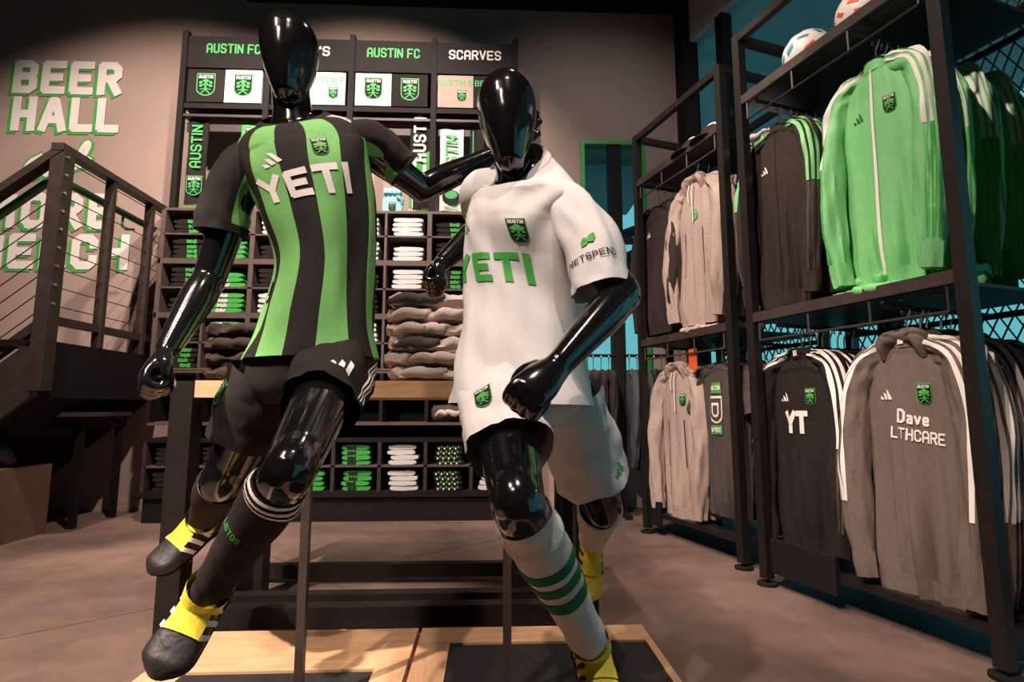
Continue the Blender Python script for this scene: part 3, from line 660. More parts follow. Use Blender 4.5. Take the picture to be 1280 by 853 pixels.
# ================================================================== FIGURES
def remeshed(mb, voxel, smooth):
    me = mb.mesh('tmp'); bm = bmesh.new(); bm.from_mesh(me); bmesh.ops.recalc_face_normals(bm, faces=bm.faces); bm.to_mesh(me); bm.free()
    o = bpy.data.objects.new('tmp', me); COL.objects.link(o)
    r = o.modifiers.new('r', 'REMESH'); r.mode = 'VOXEL'; r.voxel_size = voxel; r.use_smooth_shade = True
    s = o.modifiers.new('s', 'SMOOTH'); s.factor = .5; s.iterations = smooth
    dg = bpy.context.evaluated_depsgraph_get(); me2 = bpy.data.meshes.new_from_object(o.evaluated_get(dg))
    bpy.data.objects.remove(o); bpy.data.meshes.remove(me); return me2
def limb(m, pts, rad, front=(0,-1,0), nt=24, na=20, ry=None):
    L = Loft(pts, rad, ry or rad, front); m.loft(L, nt, na, cap0=True, cap1=True); return L
def hand(m, w, d, n, s, fist=True, sc=1.0):
    w, d = V(w), V(d).normalized(); n = V(n); n = (n-d*n.dot(d)).normalized(); s2 = d.cross(n).normalized()
    s = s2 if V(s).dot(s2) > 0 else -s2
    def q(a, b, c): return w+(d*a+n*b+s*c)*sc
    L = Loft([q(-.02,0,0), q(.02,0,0), q(.055,0,0), q(.088,.002,0), q(.098,.004,0)], [.026*sc,.032*sc,.040*sc,.041*sc,.034*sc], [.022*sc,.021*sc,.020*sc,.017*sc,.012*sc], fronts=[n]*5, sides=[s]*5)
    m.loft(L, 12, 18, cap0=True, cap1=True)
    for i, (o, l) in enumerate(((.030, .95), (.0105, 1.05), (-.0095, 1.0), (-.029, .84))):
        if fist: pts = [(.078, .0, o), (.104, .010, o), (.108, .036*l, o), (.086, .056*l, o*.96), (.060, .046*l, o*.92), (.055, .028, o*.9)]
        else: pts = [(.078, .0, o), (.112*l+.004, .002, o*1.1), (.14*l, .008, o*1.2), (.165*l, .020, o*1.25)]
        pts = [q(*p) for p in pts]; rr = [.0115, .012, .0112, .0105, .0098, .009][:len(pts)]
        m.tube([cr(pts, k/14) for k in range(15)], [cr(rr, k/14)*sc for k in range(15)], 10)
    th = [(.02, .008, .026), (.048, .022, .044), (.074, .040, .038), (.088, .056, .018), (.09, .060, -.002)] if fist else [(.02, .008, .026), (.05, .016, .05), (.085, .02, .062)]
    pts = [q(*p) for p in th]
    m.tube([cr(pts, k/12) for k in range(13)], [cr([.017, .0155, .013, .012, .010][:len(pts)], k/12)*sc for k in range(13)], 10)
def egg_head(m, base, top, tilt_front, w=.077, d=.097):
    base, top = V(base), V(top); ax = top-base
    ts = [0, .06, .16, .30, .45, .60, .74, .86, .95, 1.0]
    rw = [.10, .40, .54, .71, .87, .97, 1.0, .87, .57, .06]; rd = [.10, .46, .62, .80, .94, 1.0, 1.0, .88, .58, .06]
    fo = [.35, .30, .24, .16, .08, .03, 0, 0, 0, 0]
    f = V(tilt_front); f = (f-ax.normalized()*f.dot(ax.normalized())).normalized()
    # resample to even knots
    K = 18
    def li(vals, t):
        for i in range(len(ts)-1):
            if t <= ts[i+1]: k = (t-ts[i])/(ts[i+1]-ts[i]); return vals[i]+(vals[i+1]-vals[i])*k
        return vals[-1]
    pts = [base+ax*(i/K)+f*(d*li(fo, i/K)*.6) for i in range(K+1)]
    sd = ax.normalized().cross(f); sd = sd if sd.x > 0 else -sd
    L = Loft(pts, [w*li(rw, i/K) for i in range(K+1)], [d*li(rd, i/K) for i in range(K+1)], fronts=[f]*(K+1), sides=[sd]*(K+1))
    m.loft(L, 40, 36, cap0=True, cap1=True)

def mids(a, b, k=.5): return V(a)*(1-k)+V(b)*k
def leg(m, h, k, a, sc=1.0, bend=(0,-1,0)):
    h, k, a = V(h), V(k), V(a); bn = V(bend)
    L = limb(m, [h, mids(h,k,.35), mids(h,k,.75), k], [.082*sc, .076*sc, .062*sc, .054*sc], front=bn)
    limb(m, [mids(h,k,.8), k+bn*.004, mids(k,a,.12), mids(k,a,.3)], [.056*sc, .053*sc, .051*sc, .053*sc], front=bn)
    L2 = limb(m, [k, mids(k,a,.28)-bn*.006, mids(k,a,.62), a], [.053*sc, .056*sc, .043*sc, .035*sc], front=bn)
    return L2
def arm(m, s, e, w, sc=1.0):
    s, e, w = V(s), V(e), V(w)
    limb(m, [s, mids(s,e,.35), mids(s,e,.75), e], [.044*sc, .047*sc, .042*sc, .039*sc])
    limb(m, [mids(s,e,.85), e, mids(e,w,.2)], [.037*sc, .040*sc, .040*sc])
    limb(m, [e, mids(e,w,.25), mids(e,w,.65), w], [.038*sc, .042*sc, .034*sc, .026*sc])

def sock(root, base, k, a, t0, t1, mm, bands, bandmat, r0=.0605, bend=(0,-1,0), sc=1.0, seed=1, amp=.002):
    k, a = V(k), V(a); bn = V(bend)
    pts = [mids(k,a,x) for x in (0, .28, .62, 1.0)]; pts[1] = pts[1]-bn*.006
    full = Loft(pts, [.0565*sc, .0605*sc, .0485*sc, .0395*sc], None, bn, disp=lambda t, an: amp*math.sin(t*38+1.5*math.sin(an+seed))*(1.6 if t < .25 or t > .85 else .35)+fold(seed, amp, 4, 1.5)(t, an))
    o = MB().loft(full, 44, 28, t0, t1).build('sock', mm, root, 60, world=base)
    for b0, b1 in bands: MB().loft(full, 4, 28, b0, b1, off=.0018).build('stripe', bandmat, o, 60, world=None)
    return full, o
def boot(root, base, a, toe, up, upper, collar, stripe, sole, side=1, sc=1.0, k=None):
    """a ankle, toe tip, up = instep direction"""
    a, toe, up = V(a), V(toe), V(up)
    d = (toe-a); ln = d.length; d.normalize(); up = (up-d*up.dot(d)).normalized(); s = d.cross(up).normalized()
    heel = a - d*.055*sc - up*.03*sc
    pts = [heel, heel+d*.03*sc, mids(heel, toe, .32)-up*.0, mids(heel, toe, .55)-up*.012*sc, mids(heel, toe, .78)-up*.018*sc, toe-d*.02*sc-up*.02*sc, toe-up*.022*sc]
    L = Loft(pts, [.016*sc, .034*sc, .036*sc, .041*sc, .046*sc, .036*sc, .006*sc], [.03*sc, .046*sc, .046*sc, .036*sc, .027*sc, .020*sc, .004*sc], fronts=[up]*7, sides=[s]*7, e=.85, disp=fold(4, .002, 6, 2))
    o = MB().loft(L, 26, 24, cap0=True, cap1=True).build('boot', upper, root, 60, world=base)
    so = MB().loft(L, 22, t0=.02, t1=.985, th=[PI*.64+PI*.72*i/8 for i in range(9)], off=.004); so.build('sole', sole, o, 50)
    kk = V(k) if k is not None else a+up*.1
    g = (kk-a).normalized()
    C = Loft([a-up*.045*sc+d*.012, a-up*.02*sc+d*.006*sc, a+g*.006*sc, a+g*.030*sc], [.032*sc, .037*sc, .040*sc, .043*sc], [.038*sc, .043*sc, .042*sc, .043*sc], front=d)
    MB().loft(C, 10, 22).build('ankle_collar', collar, o, 60)
    MB().loft(L, 14, t0=.16, t1=.56, th=[-.8+1.6*i/8 for i in range(9)], off=.0035, matfn=None).build('tongue', collar, o, 60)
    for i in range(3):
        t = .36+i*.085
        for sg in (1, -1):
            m = MB()
            q0, q1 = (t, t+.035); vs = []
            for kx in range(6):
                an = sg*(.75+1.0*kx/5); vs.append((L.pt(q0-.05*kx/5, an, .004), L.pt(q1-.05*kx/5, an, .004)))
            for kx in range(5): m.add([vs[kx][0], vs[kx][1], vs[kx+1][1], vs[kx+1][0]], [(0,1,2,3)])
            m.build('side_stripe', stripe, o, 60)
    for t in (.12, .22, .55, .68, .8):
        for an in (PI-.55, PI+.55):
            p0 = L.pt(t, an, .002); MB().tube([p0, p0-up*.012*sc], [.007*sc, .0045*sc], 8).build('stud', sole, o, 40)
    return L, o

def shoulder_torso(m, hip, path, rx, ry, sides, fronts): 
    m.loft(Loft(path, rx, ry, sides=sides, fronts=fronts), 30, 30, cap0=True, cap1=True)

# ---------------------------------------------------------------- dark figure
base = V((-.5, 1.42, 0)); f1 = empty('mannequin', base); tag(f1, 'gloss black mannequin in green and black striped jersey and black shorts, running', 'mannequin', 'running mannequins')
J = dict(sR=P(308,214,1.43), eR=P(262,348,1.42), wR=P(208,440,1.29), sL=P(450,180,1.435), eL=P(527,236,1.58), wL=P(622,192,1.60),
         hR=P(343,462,1.45), kR=P(280,600,1.50), aR=P(252,650,1.82), tR=P(180,712,1.72), hL=P(424,455,1.42), kL=P(362,588,1.06), aL=P(256,746,1.24), tL=P(190,846,1.14))
tpx = [(392,450,1.43),(397,405,1.43),(404,335,1.43),(396,275,1.43),(386,225,1.43),(378,188,1.43),(370,160,1.43),(366,146,1.43)]
tpt = [P(*q) for q in tpx]
sds = [V((1,.05,.02))]*3+[V((1,.03,.06)), V((1,0,.14)), V((1,0,.2)), V((1,0,.2)), V((1,0,.16))]
fts = [V((.28,-1,0))]*6+[V((.15,-1,-.4)), V((.15,-1,-.85))]
RX = [.176, .150, .130, .150, .170, .178, .142, .082]; RY = [.146, .122, .102, .110, .118, .098, .084, .076]
m = MB()
shoulder_torso(m, None, tpt, [r-.014 for r in RX[:7]]+[.05], [r-.014 for r in RY[:7]]+[.05], sds, fts)
limb(m, [P(392,470,1.43), P(394,440,1.43), P(398,400,1.43)], [.13,.15,.13], ry=[.1,.12,.1])
limb(m, [P(368,165,1.44), P(366,140,1.44), P(363,110,1.44)], [.06, .052, .05])
egg_head(m, P(363,134,1.405), P(362,27,1.44), (0,-1,.05), .077, .095)
arm(m, J['sR'], J['eR'], J['wR']); hand(m, J['wR'], P(178,476,1.24)-J['wR'], (.7,.35,-.3), (.3,-.9,0), True, .93)
arm(m, J['sL'], J['eL'], J['wL']); hand(m, J['wL'], P(668,152,1.58)-J['wL'], (.2,-.9,-.1), (-.6,.1,.8), False, 1.0)
LgR = leg(m, J['hR'], J['kR'], J['aR']); LgL = leg(m, J['hL'], J['kL'], J['aL'], .92)
link('body', remeshed(m, .0042, 8), 'gloss', f1, 0, world=base).data.shade_smooth()
# jersey
jers = Loft(tpt, RX, RY, sides=sds, fronts=fts, disp=lambda t, a: fold(5, .018, 3, 1.4)(t, a)*(1 if t < .7 else .3)+.006*math.sin(a*3+t*9)*(1-t)*(t < .7))
edges = sorted([-.14*PI/2, .14*PI/2, -.44*PI/2, .44*PI/2, -.74*PI/2, .74*PI/2, -1.05*PI/2, 1.05*PI/2])
th = []
allb = edges+[edges[0]+2*PI]
for i in range(len(allb)-1):
    a, b = allb[i], allb[i+1]; n = max(4, int((b-a)/.07)); th += [a+(b-a)*k/n for k in range(n)]
th.append(edges[0]+2*PI)
def strp(t, a):
    a = (a+1e-4+PI) % (2*PI)-PI; x = abs(a)/(PI/2)
    if t > .95: return 0
    if x < .14: return 0
    if x < .44: return 1
    if x < .74: return 0
    if x < 1.05: return 1
    return 0 if int((x-1.05)/.2) % 2 == 0 else 1
jo = MB().loft(jers, 80, th=th, matfn=strp).build('jersey', ['black', 'green'], f1, 70, world=base)
MB().loft(jers, 3, 40, .965, 1.0, off=.006).build('collar', 'black', jo, 70)
def sleeve(pts, rad, seed, front=(0,-1,0)): return Loft(pts, rad, None, front, disp=fold(seed, .010, 3, 1.5))
sR = sleeve([P(330,196,1.43), P(308,204,1.43), P(291,232,1.42), P(281,268,1.42), P(276,293,1.42)], [.044, .055, .060, .060, .060], 2)
o = MB().loft(sR, 20, 32, matfn=lambda t, a: 1 if (a < 1.9 and a > .75) or (4.45 < a < 4.9) else 0).build('sleeve', ['black', 'green'], jo, 70)
MB().loft(sR, 3, 32, .90, 1.0, off=.002).build('cuff', 'black', jo, 70)
Print().ell(0, 0, .012, .012, 0).ell(0, 0, .006, .006, 1, 2).build('sleeve_badge', ['print', 'black'], jo, onloft(sR, .84, -1.15, up=-1), .01)
sL = sleeve([P(432,180,1.43), P(454,174,1.43), P(478,186,1.47), P(497,206,1.50), P(506,214,1.51)], [.042, .050, .053, .054, .055], 6)
MB().loft(sL, 20, 32, matfn=lambda t, a: 1 if (4.1 < a < 5.6) or (1.45 < a < 1.75) else 0).build('sleeve', ['black', 'green'], jo, 70)
MB().loft(sL, 3, 32, .92, 1.0, off=.002).build('cuff', 'black', jo, 70)
for s_, Lf in ((1, jers), (-1, jers)):
    for i in range(3):
        a0 = s_*(PI/2-.42+.16*i); mm = MB()
        mm.loft(Lf, 10, t0=.74, t1=.955, th=sorted([a0, a0+.07*s_]), off=.003); mm.build('shoulder_stripe', 'print', jo, 70)
Print().text('YETI', 0, 0, .074, 1.55, 0, 1, gap=.5, width=.245).build('lettering', 'print', jo, onloft(jers, .50, .08, rot=R(7)), .02)
Print().bars3(0, 0, .038, 0, 1, rot=R(8)).build('three_bar_logo', 'print', jo, onloft(jers, .60, -.32, rot=R(8)), .02)
Print().crest(0, 0, .056, 0, 1, 2).build('crest', ['green', 'black', 'print'], jo, onloft(jers, .63, .40, rot=R(8)), .015, label='club crest badge')
Print().poly([(-.007,-.03),(.007,-.03),(.007,.03),(-.007,.03)], 0).poly([(-.004,-.022),(.004,-.022),(.004,-.012),(-.004,-.012)], 1, 2).build('hem_tag', ['black', 'print'], jo, onloft(jers, .22, -1.25), .02)
# shorts
def short_leg(a, b, r0, r1, seed, front=(0,-1,0)): return Loft([a, mids(a,b,.33), mids(a,b,.66), b], [r0, (r0*2+r1)/3, (r0+2*r1)/3, r1], None, front, disp=fold(seed, .014, 3, 1.6))
sh = MB(); hipL = Loft([P(394,425,1.43), P(392,455,1.43), P(388,482,1.43), P(384,505,1.43)], [.14, .156, .155, .11], [.11, .122, .118, .09], sides=[V((1,.05,0))]*4, fronts=[V((.1,-1,0))]*4, disp=fold(8, .006, 3, 1.5))
sh.loft(hipL, 14, 36, cap1=True)
slR = short_leg(mids(J['hR'],J['kR'],.06), mids(J['hR'],J['kR'],.64), .096, .092, 3); slL = short_leg(mids(J['hL'],J['kL'],.05), mids(J['hL'],J['kL'],.47), .098, .090, 4, (0,0,1))
sh.loft(slR, 20, 32); sh.loft(slL, 16, 32)
so = sh.build('shorts', 'black', f1, 70, world=base)
Print().crest(0, 0, .075, 0, 1, 2).build('crest', ['midgreen', 'black', 'print'], so, onloft(slR, .40, -1.0, up=-1, rot=R(-14)), .02, label='green crest badge')
Print().bars3(0, 0, .045, 0, 1, rot=R(-25)).build('three_bar_logo', 'print', so, onloft(slL, .72, .62, up=-1), .02)
for i in range(3): MB().strip(slL, .02, .96, 1.38+.1*i, 1.43+.1*i, .003).build('side_stripe', 'print', so, 70)
# socks and boots
SLf, sk = sock(f1, base, J['kL'], J['aL'], .12, .97, 'blackfab', [(.13, .148), (.168, .186), (.206, .224)], 'print', seed=2, sc=.92)
Print().text('LISTOS', 0, 0, .014, 1, 0).build('sock_lettering', 'midgreen', sk, onloft(SLf, .46, -.35, up=-1), .01)
SRf, sk = sock(f1, base, J['kR'], J['aR'], .06, .97, 'blackfab', [(.07, .09)], 'print', seed=3, bend=(0,0,-1))
boot(f1, base, J['aL'], J['tL'], (.35,-.55,.75), 'bootblack', 'yellow', 'print', 'bootblack', k=J['kL'], sc=1.12)
boot(f1, base, J['aR'], J['tR'], (.1,-.5,.8), 'bootblack', 'yellow', 'print', 'bootblack', k=J['kR'], sc=1.15)
rp = P(385, 600, 1.40); MB().box((rp.x-.010, 1.39, PZT-.006), (rp.x+.010, 1.41, .98)).build('support_rod', 'rod', f1, 0, world=base)
MB().box((rp.x-.05, 1.35, PZT-.0055), (rp.x+.05, 1.45, PZT+.006)).build('rod_base', 'rod', f1, 0, world=base)

M['sockgreen'] = mat('sock band green', (.012, .17, .05), .85, var=.1, vscale=60)
# ---------------------------------------------------------------- white figure
base = V((.1, 1.3, 0)); f2 = empty('mannequin', base); tag(f2, 'gloss black mannequin in white jersey and white shorts with yellow boots, running', 'mannequin', 'running mannequins')
J = dict(sR=P(606,240,1.41), eR=P(606,280,1.64), wR=P(552,330,1.58), sL=P(704,264,1.245), eL=P(778,368,1.13), wL=P(697,458,1.01),
         hR=P(622,475,1.28), kR=P(648,632,1.00), aR=P(742,812,1.24), tR=P(764,895,1.13), hL=P(698,478,1.36), kL=P(752,632,1.50), aL=P(740,676,1.80), tL=P(738,756,1.80))
tpx = [(653,506,1.275),(655,450,1.295),(655,385,1.31),(652,335,1.31),(652,290,1.31),(656,254,1.31),(652,228,1.31),(643,206,1.31)]
tpt = [P(*q) for q in tpx]
sds = [V((.95,.3,-.02)), V((.98,.12,-.02)), V((.97,-.15,-.03)), V((.9,-.38,-.05)), V((.8,-.58,-.09)), V((.75,-.64,-.12)), V((.75,-.64,-.1)), V((.8,-.58,-.05))]
fts = [V((.3,-.95,0)), V((.12,-.99,0)), V((-.15,-.98,0)), V((-.38,-.92,0)), V((-.58,-.81,0)), V((-.64,-.76,0)), V((-.64,-.76,-.4)), V((-.58,-.8,-1.5))]
RX = [.172, .154, .140, .142, .154, .160, .125, .078]; RY = [.172, .138, .114, .112, .118, .100, .088, .088]
m = MB()
shoulder_torso(m, None, tpt, [r-.014 for r in RX[:7]]+[.05], [r-.014 for r in RY[:7]]+[.05], sds, fts)
limb(m, [P(655,500,1.31), P(655,470,1.31), P(655,440,1.31)], [.12,.14,.13], ry=[.1,.12,.1])
limb(m, [P(650,240,1.33), P(645,212,1.31), P(638,180,1.29)], [.06, .052, .05])
egg_head(m, P(640,220,1.235), P(631,101,1.29), (-.1,-1,.1), .074, .093)
arm(m, J['sR'], J['eR'], J['wR']); hand(m, J['wR'], P(534,352,1.54)-J['wR'], (.7,-.3,-.3), (.2,-.9,.2), True, .93)
arm(m, J['sL'], J['eL'], J['wL']); hand(m, J['wL'], P(655,496,.955)-J['wL'], (-.15,.75,-.55), (-.75,-.1,.5), True, .98)
leg(m, J['hR'], J['kR'], J['aR'], .92); leg(m, J['hL'], J['kL'], J['aL'])
link('body', remeshed(m, .0042, 8), 'gloss', f2, 0, world=base).data.shade_smooth()
jers = Loft(tpt, RX, RY, sides=sds, fronts=fts, disp=lambda t, a: fold(15, .018, 3.4, 1.6)(t, a)*(1 if t < .75 else .4)+.005*math.sin(a*4+t*7)*(1-t)*(t < .6)+.0055*math.sin(a*7-t*26)*math.exp(-((t-.62)/.16)**2)*math.exp(-((a-.9)/.6)**2)+.004*math.sin(a*5+t*22)*math.exp(-((t-.12)/.14)**2))
jo = MB().loft(jers, 80, 96).build('jersey', 'white', f2, 70, world=base)
MB().loft(jers, 3, 40, .965, 1.0, off=.004).build('collar', 'white', jo, 70)
MB().loft(jers, 2, 48, 0, .02, off=.002).build('hem', 'white', jo, 70)
sL = Loft([P(684,268,1.27), P(705,258,1.23), P(731,290,1.19), P(746,334,1.16), P(753,364,1.15)], [.046, .056, .063, .066, .068], None, (-.3,-1,0), disp=fold(21, .013, 3, 1.5))
sLo = MB().loft(sL, 22, 34).build('sleeve', 'white', jo, 70)
MB().loft(sL, 3, 34, .86, 1.0, off=.0025).build('cuff', 'white', jo, 70)
sR = Loft([P(628,246,1.36), P(606,240,1.41), P(603,256,1.49), P(605,268,1.54)], [.05, .062, .062, .06], None, (0,0,1), disp=fold(22, .005, 3, 1.3))
MB().loft(sR, 16, 30).build('sleeve', 'white', jo, 70)
Print().text('YETI', 0, 0, .076, 1.5, 0, 1, gap=.45, width=.225).build('lettering', 'midgreen', jo, onloft(jers, .40, -.46, rot=R(-6)), .02)
Print().crest(0, 0, .06, 0, 1, 2).build('crest', ['midgreen', 'black', 'print'], jo, onloft(jers, .515, .35), .015, label='green club crest badge')
Print().bars3(0, 0, .032, 0, 1).build('three_bar_logo', 'midgreen', jo, onloft(jers, .57, -.75), .02)
for i in range(3): MB().strip(jers, .80, .95, -1.32+.26*i, -1.22+.26*i, .003).build('shoulder_stripe', 'midgreen', jo, 70)
Print().text('NETSPEND', 0, -.012, .016, .85, 0, width=.11).build('sleeve_lettering', 'black', jo, onloft(sL, .72, -.02, up=-1), .01)
p = Print()
p.ell(-.008, .028, .010, .006, 1, 1, rot=.5).ell(.008, .028, .010, .006, 1, 1, rot=.5).ell(0, .028, .014, .0045, 1, 2, rot=-.5).ell(-.009, .021, .009, .005, 1, 1, rot=.4).ell(.009, .036, .009, .005, 1, 1, rot=.4)
p.build('sleeve_emblem', ['black', 'midgreen'], jo, onloft(sL, .72, -.02, up=-1), .01)
sh = MB(); hipL = Loft([P(657,470,1.31), P(657,492,1.31), P(655,512,1.32), P(655,532,1.33)], [.14, .148, .145, .10], [.11, .116, .11, .08], sides=[V((.95,.3,0))]*4, fronts=[V((.3,-.95,0))]*4, disp=fold(18, .005, 3, 1.5))
sh.loft(hipL, 14, 36, cap1=True)
slR = short_leg(mids(J['hR'],J['kR'],.10), mids(J['hR'],J['kR'],.63), .099, .087, 13, (0,0,1)); slL = short_leg(mids(J['hL'],J['kL'],.1), mids(J['hL'],J['kL'],.78), .098, .098, 14)
sh.loft(slR, 18, 34); sh.loft(slL, 22, 34)
so = sh.build('shorts', 'white', f2, 70, world=base)
Print().crest(0, 0, .05, 0, 1, 2).build('crest', ['midgreen', 'black', 'print'], so, onloft(slR, .60, -.62, up=-1), .015, label='green crest badge')
Print().bars3(0, 0, .032, 0, 1).build('three_bar_logo', 'midgreen', so, onloft(slL, .82, .72, up=-1), .02)
sock(f2, base, J['kR'], J['aR'], .06, .99, 'sock', [(.35, .405), (.45, .505), (.55, .615)], 'sockgreen', seed=5, amp=.0022, sc=.93)
sock(f2, base, J['kL'], J['aL'], .06, .99, 'sock', [], 'print', seed=6, bend=(0,0,-1))
boot(f2, base, J['aR'], J['tR'], (.1,-.55,.75), 'yellow', 'yellow', 'bootblack', 'bootblack', k=J['kR'])
boot(f2, base, J['aL'], J['tL'], (0,-1,.0), 'yellow', 'yellow', 'bootblack', 'bootblack', k=J['kL'], sc=.95)
rp = P(634, 650, 1.40); MB().box((rp.x-.010, 1.39, PZT-.006), (rp.x+.010, 1.41, .86)).build('support_rod', 'rod', f2, 0, world=base)
MB().box((rp.x-.05, 1.35, PZT-.0055), (rp.x+.05, 1.45, PZT+.006)).build('rod_base', 'rod', f2, 0, world=base)

# ================================================================== GARMENTS ON HANGERS (origin at the hook, front faces -y)
def hanger_proto():
    root = empty('coat_hanger', (0,0,-9)); PROTO.append(root)
    pts = [(-.012, 0, -.022), (-.014, 0, -.008), (0, 0, .004), (.014, 0, -.008), (.010, 0, -.026), (0, 0, -.050), (0, 0, -.118)]
    MB().tube([cr([V(p) for p in pts], i/20) for i in range(21)], .0036, 6).build('hook', 'chrome', root, 60)
    L = Loft([(-.17, 0, -.198), (-.09, 0, -.150), (0, 0, -.120), (.09, 0, -.150), (.17, 0, -.198)], [.008, .010, .012, .010, .008], [.014, .012, .009, .012, .014], front=(0,-1,0))
    MB().loft(L, 16, 10, cap0=True, cap1=True).build('shoulder_bar', 'dark', root, 60)
    return root
HANG = hanger_proto()
def garment(name, mm, length=.80, stripes=None, stripe_t=.6, zipm=None, collar='stand', crest=None, logo=None, text=None, short=False, hood=False, cuff=None, pocket=False, cord=False, graphic=None, low='tone', seed=1, wide=1.0, neck='charcoal', tagm=None, folds=.042):
    root = empty(name, (0,0,-9)); PROTO.append(root)
    zt = -.130; zb = zt-length
    zs = [zt, zt-.02, zt-.055, zt-.11, zt-.24, zt-.24-(length-.24)*.35, zt-.24-(length-.24)*.75, zb]
    rx = [.060, .085, .150, .190, .212*wide, .212*wide, .214*wide, .190*wide]; ry = [.030, .038, .042, .046, .052, .050, .048, .036]
    def dsp(t, a):
        x = math.sin(a)*3.2; k = min(1, max(.12, (t-.58)*3.2))
        return folds*k*(noise.noise(V((x*1.6+seed*5, 1.7*(math.cos(a) > 0), t*1.6+seed)))*1.1+.5*noise.noise(V((x*3.4, seed*2+(math.cos(a) > 0), t*3))))
    L = Loft([(0, 0, z) for z in zs], rx, ry, disp=dsp)
    b = MB().loft(L, 60, 96).build('body', mm, root, 60)
    def bp(dz, a, rot=0):
        t = min((i/300 for i in range(301)), key=lambda x: abs(cr(zs, x)-(zt-dz))); return onloft(L, t, a, rot, .0022, -1)
    MB().loft(L, 3, 44, .935, 1.0, off=.003).build('hem_band', cuff or mm, b, 60)
    ns = []
    for s in (-1, 1):
        if short: pts = [(.05*s,0,zt-.01), (.12*s,0,zt-.03), (.19*s,0,zt-.075), (.235*s,0,zt-.16), (.262*s,-.005,zt-.27)]; rr = [.030, .042, .052, .060, .064]
        else:
            pts = [(.05*s,0,zt-.008), (.12*s,0,zt-.03), (.19*s,-.008,zt-.075), (.236*s,-.022,zt-.20), (.252*s,-.042,zt-.39), (.240*s,-.056,zt-.40-(length-.45)*.55), (.216*s,-.058,zt-length+.03)]; rr = [.030, .044, .056, .063, .061, .056, .038]
        SLV = Loft(pts, rr, [r*.85 for r in rr], disp=fold(seed+s+7, .02, 6, 1.7))
        so = MB().loft(SLV, 44, 30, cap1=True).build('sleeve', mm, root, 60)
        if not short: MB().loft(SLV, 3, 22, .93, 1.0, off=.003, cap1=True).build('cuff', cuff or mm, so, 60)
        if stripes:
            for i in range(3):
                a = s*(.12+.46*i); MB().strip(SLV, .03, stripe_t, min(a, a+s*.27), max(a, a+s*.27), .0025, 22, 2).build('sleeve_stripe', stripes, so, 60)
                if low == 'tone' and not short: MB().strip(SLV, stripe_t+.005, .92, min(a, a+s*.27), max(a, a+s*.27), .0015, 8, 2).build('tonal_stripe', 'tonal' if mm == 'trackgreen' else 'charcoal', so, 60)
    if collar == 'stand':
        C = Loft([(0, -.006, zt+.035), (0, -.004, zt+.015), (0, 0, zt-.012)], [.058, .062, .070], [.030, .034, .042])
        MB().loft(C, 6, 26).build('collar', mm, root, 60)
    elif collar == 'crew':
        C = Loft([(0, -.004, zt+.004), (0, -.004, zt-.006), (0, -.002, zt-.016)], [.066, .072, .072], [.030, .036, .040]); MB().loft(C, 4, 26).build('collar', neck, root, 60)
    if hood:
        H = Loft([(-.085, -.02, zt-.055), (-.075, -.035, zt+.005), (-.03, -.01, zt+.02), (.03, -.01, zt+.02), (.075, -.035, zt+.005), (.085, -.02, zt-.055)], [.016, .030, .032, .032, .030, .016], [.022, .034, .042, .042, .034, .022], front=(0,-1,0), disp=fold(seed+3, .006, 4, 1.5))
        MB().loft(H, 24, 16, cap0=True, cap1=True).build('hood', mm, root, 60)
    if zipm: MB().loft(L, 30, t0=.06, t1=.97, th=[-.03, 0, .03], off=.004).build('zip', zipm, b, 60)
    if cord:
        for x, z1 in ((-.018, -.13), (.02, -.26)): MB().tube([(x, -.055, zt-.02), (x-.002, -.066, zt-.07), (x, -.064, zt+z1)], .0035, 6).build('drawstring', 'print', root, 60)
    if pocket:
        for s in (-1, 1): MB().strip(L, .62, .78, s*.42, s*.42+.045, .004, 8, 1).build('pocket_opening', 'dark', b, 60)
    if crest == 'green': Print().crest(0, 0, .075, 0, 1, 2).build('crest', ['midgreen', 'dark', 'print'], b, bp(.19, .42), .014)
    if crest == 'round': Print().ell(0, 0, .035, .035, 0).ell(0, 0, .026, .026, 1, 2).ell(0, .004, .02, .014, 0, 3).stroke([(0,0),(0,-.024)], .006, 0, 3).build('round_emblem', ['midgreen', 'heather'], b, bp(.22, .10), .014)
    if logo: Print().bars3(0, 0, .04, 0, 1).build('three_bar_logo', logo, b, bp(.19, -.36), .014)
    if text == 'YT': Print().text('YT', 0, 0, .10, 1.6, 0, gap=.0).build('lettering', 'print', b, bp(.30, -.04), .014)
    if text == 'DAV':
        p = Print(); p.text('Dave', -.0, .028, .052, 1.1, 0, gap=.6); p.text("LTHCARE", .02, -.035, .042, 1.0, 0, gap=.5); p.build('lettering', 'print', b, bp(.30, .14, rot=R(-6)), .014)
    if graphic:
        p = Print(); p.poly([(-.055,-.15),(.055,-.15),(.055,.15),(-.055,.15)], 1, 1)
        p.poly([(-.05,.08),(.05,.08),(.04,.14),(-.04,.14)], 0, 2); p.shield(0, -.01, .15, 2, 2); p.shield(0, -.01, .125, 1, 3); p.shield(0, -.012, .08, 2, 4); p.shield(0, -.012, .05, 1, 5); p.poly([(-.05,-.145),(.05,-.145),(.05,-.095),(-.05,-.095)], 0, 2)
        p.text('AUSTIN', 0, .11, .026, 1, 2, 3, width=.08); p.text('VERDE', 0, -.12, .026, 1, 2, 3, width=.08)
        p.build('crest_graphic', ['midgreen', 'charcoal', 'print'], b, bp(.24, -.02), .014)
    if tagm: MB().box((-.012, -.045, zt-.005), (.012, -.043, zt+.02)).build('neck_label', tagm, root, 0)
    return root
M['tonal'] = mat('tonal green tape', (.075, .47, .10), .6, var=.08, vscale=30)
